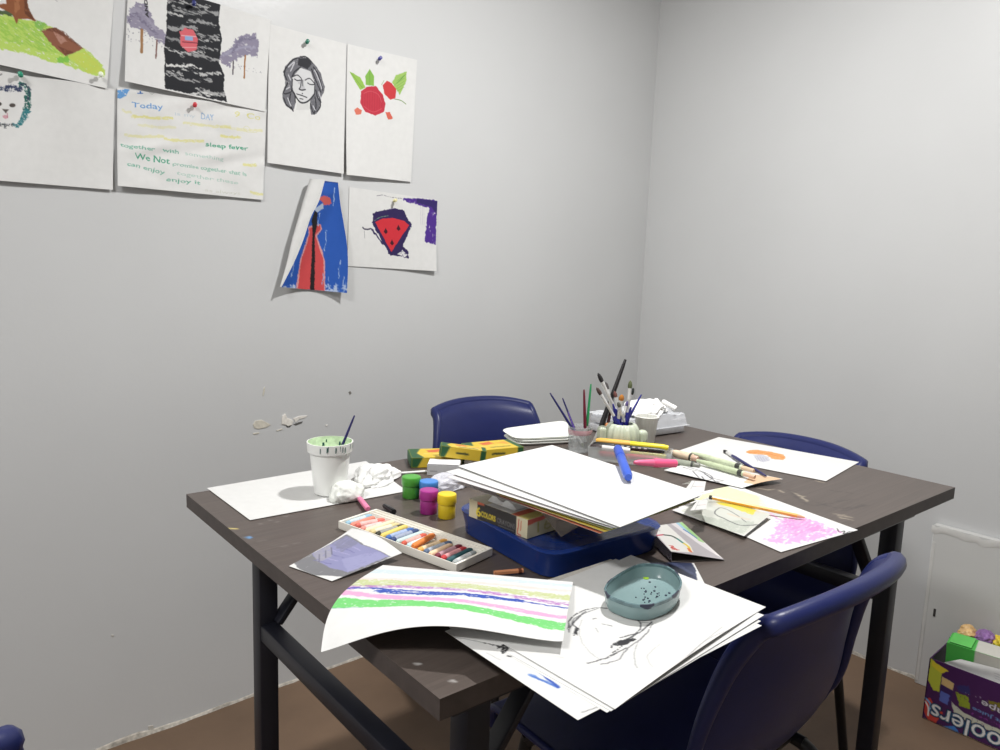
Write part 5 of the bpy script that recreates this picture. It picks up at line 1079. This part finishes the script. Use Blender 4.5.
# pale green tubes
GT = 'pale green paint tubes'
def ptube(label, p, q_, r, body=S(196, 206, 176), bn='sage', capc=S(216, 190, 160), cn='tan'):
    p, q_ = V(*p), V(*q_); t = thing('paint_tube', label, 'paint tube', (p+q_)/2, GT); d = q_-p
    obj('tube_body', MB().rod(p+d*.16, q_, [(0, r*.5), (.05, r), (.75, r*.95), (.98, r*.55), (1, r*.5)], 14), M('tube_'+bn, body, .4, vary=.15, scale=70), t)
    obj('cap', MB().rod(p, p+d*.18, [(0, r*.6), (.1, r*.7), (1, r*.75)], 14), M('cap_'+cn, capc, .4), t)
    obj('band', MB().rod(p+d*.2, p+d*.27, [(0, r*1.02), (1, r*1.02)], 14), M('tube_band', S(60, 62, 56), .5), t)
ptube('pale green paint tube farthest back in the cluster, by the orange hat sheet', at(754, 471, TZ+.0165), at(692, 453, TZ+.0165), .0062)
ptube('pale green paint tube at the front of the cluster, over the ink line drawing', at(755, 477, TZ+.0165), at(697, 460.5, TZ+.0165), .0062, S(188, 200, 166), 'fern', S(222, 186, 160), 'blush')
ptube('cream coloured paint tube at the left of the green ones', at(698, 459, TZ+.018), at(670, 452, TZ+.019), .0085, S(226, 204, 178), 'cream', S(206, 170, 150), 'rosy')
ptube('grey green paint tube lying low at the left of the cluster', at(700, 466, TZ+.011), at(668, 461, TZ+.011), .0075, S(150, 156, 140), 'pewter', S(120, 120, 112), 'ash')
brush('navy paintbrush with black bristles lying across the orange hat sheet', at(766, 476, TZ+.0125), at(723.5, 450.5, TZ+.0045), .0033, S(36, 34, 92), 'navy', .13, .09, S(34, 32, 34), 'black')
# orange pencil
a_, b_ = at(709, 497, TZ+.019), at(805, 517.5, TZ+.0055)
t = thing('pencil', 'long orange pencil across the yellow and pink painting', 'pencil', (a_+b_)/2); d = b_-a_
obj('shaft', MB().rod(a_+d*.03, a_+d*.92, [(0, .0036), (1, .0036)], 6), M('orange_lacquer', S(234, 168, 70), .35), t, 20)
obj('wood_tip', MB().rod(a_+d*.92, b_, [(0, .0036), (1, .0012)], 12), M('pencil_wood', S(226, 180, 140), .6), t)
obj('end_cap', MB().rod(a_, a_+d*.035, [(0, .0032), (.2, .0038), (1, .0038)], 12), M('dark_end', S(50, 44, 40), .5), t)

# =================================================================== CARTON ON THE FLOOR
o_ = at(922, 718, 0)+V(0, 0, .001); ey_ = V(.02, -1, 0); ey_ /= np.linalg.norm(ey_)      # front runs along -y
Lc, Dc, Hc = .36, .15, .17
inn = V(-ey_[1], ey_[0], 0); inn = inn if inn[0] > 0 else -inn
box = thing('snack_carton', 'purple snack carton with upside down lettering on the floor by the right wall', 'carton', o_+ey_*Lc/2+inn*Dc/2)
pur = S(74, 32, 88)
def front(cv):
    W, H = cv.w, cv.h; cv.zm = None; k2 = lambda pts: [((x-235)/365*180, (y-270-(x-235)*.34)/(305)*H) for x, y in pts]
    cv.poly(k2([(240, 265), (300, 330), (310, 440), (270, 430), (240, 380)]), S(200, 206, 70), rough=1.5); cv.poly(k2([(246, 280), (330, 330), (300, 345), (250, 310)]), S(232, 214, 60), rough=1)
    cv.poly(k2([(300, 350), (365, 385), (360, 510), (300, 470)]), S(60, 34, 92), rough=.5); cv.poly(k2([(303, 358), (363, 390), (360, 425), (304, 398)]), S(222, 190, 130), rough=.5); cv.poly(k2([(305, 430), (350, 450), (345, 500), (305, 480)]), S(96, 110, 190), rough=1)
    cv.poly(k2([(235, 480), (260, 470), (300, 520), (330, 540), (300, 600), (265, 590), (240, 540)]), S(206, 70, 60), rough=1); cv.curve(k2([(235, 470), (265, 500), (270, 540), (300, 560)]), 5, S(120, 176, 226)); cv.curve(k2([(240, 490), (258, 520), (262, 560)]), 4, WHITE)
    cv.poly(k2([(370, 430), (430, 450), (450, 510), (400, 500)]), S(150, 166, 50), rough=1.5, dry=.2); cv.poly(k2([(370, 400), (430, 400), (440, 440), (390, 430)]), S(56, 50, 110), rough=2); cv.poly(k2([(360, 480), (420, 530), (540, 580), (600, 600), (600, 620), (480, 590), (380, 540)]), S(206, 208, 190), rough=1, dry=.2)
    cv.poly(k2([(330, 610), (390, 600), (430, 650), (380, 660)]), S(70, 130, 206), rough=1.5); cv.poly(k2([(430, 660), (480, 690), (460, 720), (420, 690)]), S(206, 200, 80), rough=1.5); cv.poly(k2([(480, 690), (560, 720), (560, 760), (480, 740)]), S(190, 60, 110), rough=2)
    cv.poly(k2([(520, 460), (580, 470), (600, 500), (540, 510)]), S(130, 120, 40), rough=2); cv.scatter(14, k2([(400, 420), (600, 520)]), S(226, 220, 230), 1.2, seed=2); cv.scatter(10, k2([(420, 520), (600, 580)]), S(140, 60, 150), 2.5, seed=6)
    for fat_, col_ in ((4.2, S(24, 20, 30)), (2.6, S(40, 130, 190)), (1.4, S(24, 20, 30)), (.5, WHITE)): cv.text('Coolers', (165+60, H*.78), (8+12, H*.70), col_, tall=46, fat=fat_)
    for fat_, col_ in ((1.6, S(40, 24, 50)), (.4, S(236, 232, 240))): cv.text('Grape', (212, H*.40), (128, H*.34), col_, tall=21, fat=fat_)
    cv.text('Fruit Juice', (205, H*.54), (110, H*.50), S(110, 150, 200), tall=11, fat=.5)
def sidef(cv): cv.poly([(0, 0), (cv.w, 0), (cv.w, cv.h*.3), (0, cv.h*.5)], S(92, 44, 106), rough=3)
th = .003
painted_box('front_panel', o_, ey_*Lc, inn*th, V(0, 0, Hc), {'front': front}, pur, parent=box, res=1.5)
painted_box('side_panel', o_, inn*-0+ey_*th, inn*Dc, V(0, 0, Hc), {'left': sidef}, pur, parent=box, res=3)
painted_box('side_panel', o_+ey_*(Lc-th), ey_*th, inn*Dc, V(0, 0, Hc), {}, pur, parent=box)
painted_box('back_panel', o_+inn*(Dc-th), ey_*Lc, inn*th, V(0, 0, Hc+.01), {}, pur, parent=box)
painted_box('base_panel', o_, ey_*Lc, inn*Dc, V(0, 0, th), {}, S(170, 150, 120), parent=box)
obj('inner_lining', MB().box(o_+ey_*Lc/2+inn*(Dc-th-.002)+V(0, 0, Hc/2), (Lc-.01, .002, Hc), ax=(ey_, inn, V(0, 0, 1))), M('lining_grey', S(222, 222, 216), .6), box, 0)
# contents
gb = o_+ey_*.030+inn*.040+V(0, 0, .064)
gdir = V(.1, -1, .02); gdir /= np.linalg.norm(gdir); up_ = V(-.12, .15, 1); up_ = up_-gdir*(up_@gdir); up_ /= np.linalg.norm(up_); dp_ = np.cross(gdir, up_); dp_ = dp_ if dp_[0] > 0 else -dp_
gt = thing('green_carton', 'green and white carton standing inside the purple snack carton', 'carton', gb+gdir*.1)
def gfront(cv): cv.poly([(cv.w*.32, 0), (cv.w, 0), (cv.w, cv.h), (cv.w*.30, cv.h)], S(236, 234, 224)); cv.stroke([(cv.w*.5, cv.h*.3), (cv.w*.52, cv.h*.62), (cv.w*.48, cv.h*.55)], 2, S(110, 110, 104))
def gtop(cv): cv.poly([(cv.w*.30, 0), (cv.w, 0), (cv.w, cv.h), (cv.w*.32, cv.h)], S(236, 234, 224))
painted_box('body', gb, gdir*.2, dp_*.06, up_*.155, {'front': gfront, 'top': gtop}, S(92, 206, 92), parent=gt, res=2)
obj('top_flap', MB().box(gb+gdir*.03+dp_*.03+up_*.158, (.05, .055, .002), ax=(gdir, dp_, up_)).bevel(.0006, 1), M('green_flap', S(104, 206, 98), .5), gt, 0)
pa = o_+ey_*.03+inn*.015
c = [pa+ey_*.035+V(.006, 0, Hc+.018), pa+ey_*.27+V(.012, 0, Hc+.045), pa+ey_*.27+V(0, 0, Hc-.045), pa+ey_*.0+V(0.0, 0, Hc-.004)]
k = Cv(*size_mm(c), 2., None, S(234, 234, 232))
for i in range(3): k.stroke([(90+i*4, 20+i*8), (150, 24+i*8)], 1.4, S(186, 186, 190), dry=.4)
sheet('paper_sheet', 'crumpled white paper sticking out of the purple snack carton', 'paper', c, k, lambda u, v: .003*np.sin(6*u+3*v)*np.sin(np.pi*v), None)
for i, (dx, dy, dz, col_, nm, lab) in enumerate(((.06, .045, .205, S(236, 190, 130), 'peach', 'peach wrapper behind the green carton'), (.055, .085, .208, S(150, 110, 170), 'mauve', 'mauve wrapper beside the peach one in the snack carton'), (.05, .125, .203, S(240, 206, 60), 'gold', 'gold yellow wrapper at the right of the snack carton'))):
    o2 = crumple('snack_wrapper', lab, 'wrapper', 500, 500, .026, .024, .022, M('wrap_foil_'+nm, col_, .35, vary=.3, scale=60), 61+2*i, .3*i, 'wrappers in the snack carton', .35)
    p_ = o_+ey_*(dy+.005)+inn*.122+V(0, 0, dz+.008); o2.location = p_

# =================================================================== LIGHT AND CAMERA
def lamp(name, loc, power, dia, col=(1, .99, .975)):
    l = bpy.data.lights.new(name, 'AREA'); l.shape = 'DISK'; l.size = dia; l.energy = power; l.color = col
    o = bpy.data.objects.new(name, l); COL.objects.link(o); o.location = loc; return o
lamp('ceiling_lamp', (.84, .22, 2.34), 35, .10)
lamp('fill_light_far', (-1.35, -.15, 2.55), 50, .5)  # added fill with no known fixture, lifts the walls and the left side
w = bpy.data.worlds.new('room_world'); SC.world = w; w.use_nodes = True
w.node_tree.nodes['Background'].inputs['Color'].default_value = (.5, .52, .55, 1); w.node_tree.nodes['Background'].inputs['Strength'].default_value = .2
cam = bpy.data.cameras.new('camera'); co = bpy.data.objects.new('camera', cam); COL.objects.link(co); SC.camera = co
cam.sensor_fit = 'HORIZONTAL'; cam.sensor_width = 36; cam.lens = 36*F_PX/1000; cam.clip_start = .02
co.matrix_world = Matrix(((RT[0], UP[0], -FW[0], CAM[0]), (RT[1], UP[1], -FW[1], CAM[1]), (RT[2], UP[2], -FW[2], CAM[2]), (0, 0, 0, 1)))
vs = SC.view_settings; vs.view_transform = 'Standard'; vs.look = 'None'; vs.gamma = 1; vs.exposure = -0.14; vs.use_curve_mapping = False
SC.display_settings.display_device = 'sRGB'
for o in bpy.data.objects:
    if '_base' in o: del o['_base']
